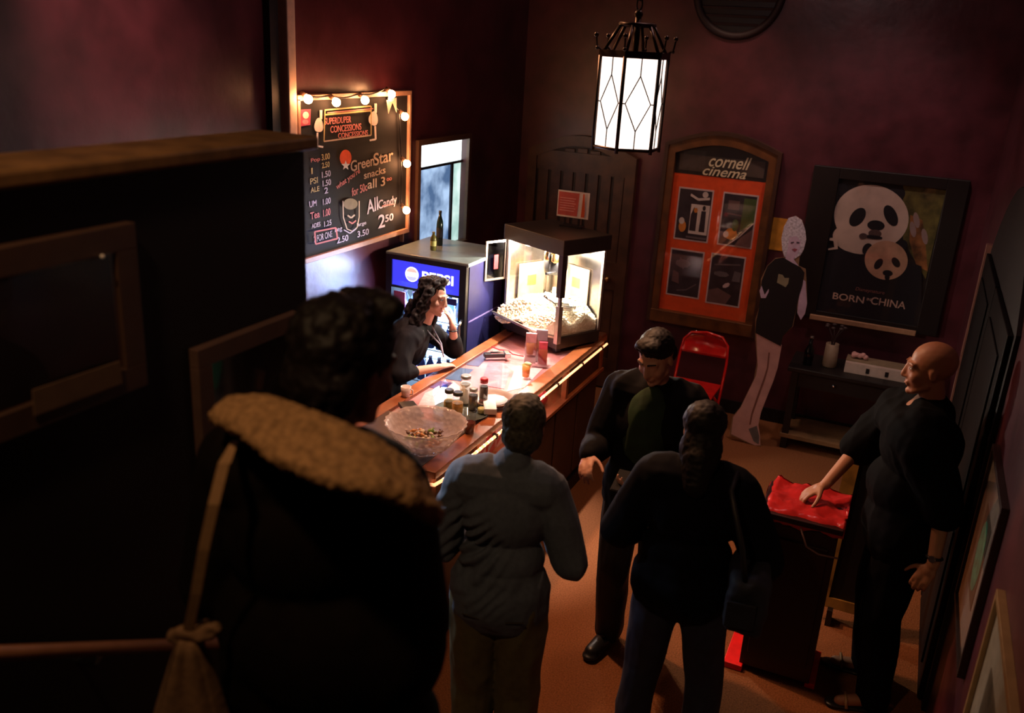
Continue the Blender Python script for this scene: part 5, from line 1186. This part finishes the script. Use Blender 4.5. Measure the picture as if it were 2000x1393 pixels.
o_ = pworld(p.root) @ V((.01, .37, 1.19)); bm = bm_new(); box(bm, o_, (.10, .07, .02), bev=.004); obj('wallet_body', bm, mat('wallet_brown', (.12, .05, .02), .4), t)
bm = bm_new(); box(bm, o_+V((0, 0, .012)), (.09, .062, .003)); obj('card', bm, WHITE, t)

# ---- 3. man in open dark jacket and green shirt, looking down at his phone
p = Person('dark haired man in black jacket and green shirt looking down at his phone', (-.94, 3.93, 0), (-.05, -1), 1.80, 1.02)
p.J['head'] += V((0, .045, -.012)); p.J['neck'] += V((0, .015, 0))
p.world(elR=(-1.185, 3.88, 1.16), wrR=(-1.16, 3.68, 1.20), elL=(-.66, 3.88, 1.14), wrL=(-.86, 3.62, 1.13))
p.J['anR'] += V((-.0, -.02, 0))
Hm = p.hm((-.22, -.86, -.50), (0, 0, 1))
p.body(SKIN, Hm, {'R': ((.12, -.80, -.25), (.35, -.25, -.9), (1, .2, .3), .75, .5), 'L': ((-.75, -.55, .1), (0, .2, 1), (0, -1, .2), .8)}, .0058)
face_bits(p.root, Hm, p.k, LIPM, HAIRD, eyes=False)
p.top('jacket', mat('black_jacket', (.0025, .002, .003), .85, var=.3, spec=.15), .026, (1, 1), .009, (.012, 9), .10, .0, seed=20)
bm = bm_new(); q = p.J['chest']; ell(bm, q+V((0, .075, -.03)), (.115, .085, .235)); o = organic('green_shirt', bm, .009, mat('green_cotton', (.008, .028, .007), .85, var=.5, scale=10), p.root, 3, folds(.005, 14)); o['label'] = 'dark green printed shirt front'
p.trousers(mat('black_trousers', (.010, .010, .014), .7)); p.shoes(BLACK, 'boot')
p.hair([(0, -.022, .056, .079, .090, .082), (0, -.055, .0, .074, .055, .070), (0, .035, .112, .060, .045, .024), ((-.045, .045, .10), (.045, .045, .10), .022, .022)], HAIRD, .0055, (.003, 70), smooth=5)
t = thing('mobile_phone', 'dark phone in the hand of the man with the green shirt', 'phone', (-.93, 3.55, 1.14))
bm = bm_new(); box(bm, (-.955, 3.555, 1.165), (.075, .14, .009), Matrix.Rotation(.35, 3, 'X'), bev=.003); obj('phone_body', bm, mat('phone_black', (.006, .006, .006), .6, spec=.1), t)
bm = bm_new(); box(bm, (-.955, 3.553, 1.1705), (.068, .13, .002), Matrix.Rotation(.35, 3, 'X')); obj('screen', bm, mat('dim_screen', (.012, .012, .014), .7, spec=.1), t)

# ---- 4. person in dark coat from behind with a shoulder bag
p = Person('person in black coat and dark blue jeans seen from behind with a shoulder bag', (-.575, 3.24, 0), (-.12, 1), 1.72, 1.0)
p.lean(.05); p.J['elR'] = V((.30, .0, 1.12)); p.J['wrR'] = V((.27, .16, .95)); p.J['elL'] = V((-.28, .02, 1.12)); p.J['wrL'] = V((-.16, .24, 1.10))
p.J['anL'] = V((-.15, -.03, .09)); p.J['anR'] = V((.17, -.02, .09)); p.J['toeL'] = V((-.19, .12, .028)); p.J['toeR'] = V((.21, .13, .028)); p.J['knL'] = V((-.12, .03, .5)); p.J['knR'] = V((.14, .03, .5))
Hm = p.hm((-.15, .95, -.25))
p.body(SKIN, Hm, {'R': ((-.1, .7, -.6), (-1, 0, 0), (0, .6, .6), .9), 'L': ((.6, .8, .1), (0, 0, 1), (-.6, .5, 0), .8)}, .007)
p.top('coat', mat('black_coat', (.002, .002, .0045), .85, var=.3, spec=.12), .036, (1, 1), .010, (.010, 7), .03, .03, seed=31)
p.trousers(mat('indigo_jeans', (.014, .018, .042), .8, var=.3, scale=25), .024); p.shoes(BLACK)
p.hair([(0, -.025, .045, .088, .098, .088), (0, -.06, -.06, .085, .060, .11), ((0, -.07, -.1), (0, -.10, -.2), .075, .05)], HAIRD, .007, (.004, 60), smooth=5)
t = thing('shoulder_bag', 'dark blue-black shoulder bag hanging at the right hip of the person in black coat', 'bag', (-.30, 3.2, .85))
bm = bm_new(); box(bm, (-.305, 3.17, 1.03), (.15, .28, .24), .15, bev=.03); o = organic('bag_body', bm, .010, mat('navy_canvas', (.012, .013, .024), .7, var=.3), t, 3, folds(.010, 10, (1, 1, 1))); o.matrix_parent_inverse = pworld(t).inverted()
bm = bm_new(); tube(bm, [(-.305, 3.05, 1.12), (-.34, 3.06, 1.27), (-.42, 3.12, 1.46), (-.42, 3.22, 1.49), (-.36, 3.31, 1.30), (-.305, 3.29, 1.12)], .011, 8); obj('strap', bm, mat('strap_black', (.01, .01, .012), .6), t)
bm = bm_new(); box(bm, (-.305, 3.02, 1.01), (.11, .012, .11), .15, bev=.004); obj('pocket', bm, MATS['navy_canvas'], t)

# ---- 5. bald man at the podium
p = Person('bald smiling man in black T-shirt beside the podium, one hand on the red cloth', (.235, 4.22, 0), (-1, -.16), 1.86, 1.12)
p.world(shR=(.13, 4.42, 1.45), elR=(-.015, 4.48, 1.20), wrR=(-.135, 4.295, 1.035), elL=(.37, 4.0, 1.18), wrL=(.375, 3.95, .93), shL=(.235, 4.04, 1.44))
p.J['head'] += V((0, .01, 0))
Hm = p.hm((-.97, -.10, -.12))
p.body(SKIN3, Hm, {'R': ((-.8, -.35, -.55), (.2, .1, -.9), (.3, -.9, 0), .75, .3), 'L': ((-.35, -.1, -.9), (.3, .9, -.2), (-.9, .1, .3), .7)}, .0055, vneck=1)
face_bits(p.root, Hm, p.k, LIPM, SKIN3, smile=1)
p.top('t_shirt', mat('black_cotton', (.0018, .0018, .0025), .85, spec=.08), .046, (.34, .34), .009, (.012, 8), .12, 0, seed=44, belly=.03)
p.trousers(mat('black_slacks', (.0018, .0018, .0025), .85, spec=.08), .03)
J = p.J
for q in 'LR':
    bm = bm_new(); a, b = J['an'+q], J['toe'+q]; cap(bm, V((a.x, a.y-.03, .014)), V((b.x, b.y+.03, .014)), .046, .042, .3, (1, 0, 0)); o = organic('sandal', bm, .006, BLACK, p.root, 1)
    for v in o.data.vertices: v.co.z = max(v.co.z, .002)
    bm = bm_new(); tube(bm, [V((b.x-.045, b.y-.03, .025)), V((b.x-.03, b.y-.025, .06)), V((b.x+.03, b.y-.025, .06)), V((b.x+.045, b.y-.03, .025))], .008, 6); st = obj('strap', bm, mat('tan_strap', (.35, .2, .1), .5)); st.parent = o
bm = bm_new(); d_ = (J['wrL']-J['elL']).normalized(); e1 = d_.orthogonal().normalized(); e2 = d_.cross(e1); c_ = J['wrL']-d_*.035
tube(bm, [c_+e1*.031*math.cos(a)+e2*.031*math.sin(a) for a in [2*PI*i/20 for i in range(20)]], .007, 6, closed=True); wt = obj('wrist_watch', bm, BLACK); wt.parent = p.root
bm = bm_new(); cdir = p.ld((-.3, -1, .1)); cdir = (cdir-d_*cdir.dot(d_)).normalized(); tube(bm, [c_+cdir*.030, c_+cdir*.042], .015, 14); o = obj('dial', bm, CHROME); o.parent = wt

# ---- 6. man in the foreground on the stairs, sherpa collar
SZ = .72
p = Person('man with dark hair in brown sherpa collared coat on the stairs, back to the camera', (-.972, 1.30, SZ), (-.10, 1), 1.80, .86)
p.lean(.03, .0)
p.J['head'] += V((.035, .03, -.01)); p.J['elL'] = V((-.215, -.0, 1.13))*p.k; p.J['elR'] = V((.195, .02, 1.13))*p.k; p.J['wrR'] = V((.10, .27, 1.02))*p.k; p.J['wrL'] = V((-.19, .22, .98))*p.k
# he is mid-descent: left foot one tread higher behind, right foot one tread lower ahead
p.J['knL'] += V((0, .05, .02)); p.J['anR'] = V((.12, .02, .09)); p.J['toeR'] = V((.13, .13, .03))
Hm = p.hm((.25, .95, -.20))
p.body(SKIN3, Hm, {'L': ((.1, .9, -.4), (.9, 0, -.2), (0, .3, 1), .9), 'R': ((-.1, .9, -.4), (-.9, 0, -.2), (0, .3, 1), .9)}, .006, headk=1.04)
p.top('coat', mat('dark_brown_coat', (.005, .0025, .0018), .85, var=.25, spec=.12), .038, (1, 1), .010, (.010, 6), .66, 0, seed=60)
p.trousers(mat('black_slacks', (.006, .006, .008), .8), .02); p.shoes(BLACK)
p.hair([(0, -.025, .055, .093, .105, .095), (0, -.062, -.02, .088, .062, .085), ((-.05, .03, .12), (.05, .03, .13), .035, .035), ((0, -.06, -.06), (0, -.055, -.10), .06, .05)], HAIRD, .006, (.008, 40))
# thick sherpa collar lying over shoulders and back
lo = [(428, 812), (480, 838), (545, 890), (640, 932), (735, 950), (800, 975), (848, 1008)]
hi = [(455, 790), (520, 788), (585, 812), (660, 842), (725, 872), (790, 915), (838, 985)]
bm = bm_new()
def rib(a, b, ya, yb_, i, n=5): 
    return [p.lw(at(a[0]+(b[0]-a[0])*j/n, a[1]+(b[1]-a[1])*j/n, Y=ya+(yb_-ya)*j/n)) for j in range(n+1)]
R_s = []
for i, (a, b) in enumerate(zip(lo, hi)):
    e = abs(i-3)/3; R_s.append(rib(a, b, 1.10+.10*e*e, 1.19+.05*e, i))
for a, b in zip(R_s, R_s[1:]):
    for i in range(6):
        for u, v in zip(range(5), range(1, 6)):
            cap(bm, a[u].lerp(b[u], i/5), a[v].lerp(b[v], i/5), .020, .020, n=8) if i < 6 else None
SHP = mat('sherpa_tan', (.36, .20, .09), .95, var=.35, scale=70, bump=.6, spec=.1)
o = organic('sherpa_collar', bm, .006, SHP, p.root, 2, fuzz(.0045, 85)); o['label'] = 'thick tan sherpa collar'
# tote bag with its long pale strap
t = thing('tote_bag', 'pale tan cloth tote bag hanging by a long strap over his left shoulder', 'tote bag', (-1.29, 1.16, 1.3))
TAN2 = mat('tan_webbing', (.36, .20, .09), .8, scale=60); TOT = mat('tan_canvas', (.20, .105, .05), .85, var=.2, scale=30, bump=.3)
A = [(460, 862, 1.20), (440, 905, 1.115), (420, 985, 1.09), (400, 1075, 1.085), (385, 1160, 1.09), (368, 1240, 1.10)]
pts = [V(at(x, y, Y=yy)) for x, y, yy in A]
bm = bm_new(); g = []
for i, q in enumerate(pts):
    sd = V((.93, .30, 0)).normalized()*(.0105 if i else .006); g.append([bm.verts.new(q+sd+V((0, 0, .002))), bm.verts.new(q-sd), bm.verts.new(q-sd+V((.0, -.004, 0))), bm.verts.new(q+sd+V((0, -.004, .002)))])
for a, b in zip(g, g[1:]):
    for k in range(4): bm.faces.new([a[k], a[(k+1) % 4], b[(k+1) % 4], b[k]])
bm.faces.new(g[0]); bm.faces.new(g[-1][::-1]); obj('strap', bm, TAN2, t)
kn = pts[-1]
bm = bm_new(); cap(bm, kn+V((-.03, -.0, -.01)), kn+V((.05, .015, .012)), .018, .016); ell(bm, kn+V((.045, .015, .018)), (.022, .016, .020)); ell(bm, kn+V((-.03, 0, -.018)), (.02, .015, .016))
o = organic('knot', bm, .005, TOT, t, 2, fuzz(.007, 40)); o.matrix_parent_inverse = pworld(t).inverted()
bm = bm_new(); g = []
rt2 = V((.93, .30, 0)).normalized(); dp = V((-.3, .93, 0)).normalized()
for i in range(12):
    v = i/11; wd = .022+.085*v**.9; cz_ = kn+V((0, 0, -.01-.32*v))+rt2*(.0-.015*v)
    g.append([bm.verts.new(cz_+rt2*(wd*math.cos(a)*(1+.12*math.sin(5*a)))+dp*(.35*wd+.008)*math.sin(a)+dp*.006*math.sin(7*a)*(1-v*.3)) for a in [2*PI*k/40 for k in range(40)]])
for a, b in zip(g, g[1:]):
    for k in range(40): f = bm.faces.new([a[k], a[(k+1) % 40], b[(k+1) % 40], b[k]]); f.smooth = True
bm.faces.new(g[0][::-1]); bm.faces.new(g[-1]); obj('bag_body', bm, TOT, t)
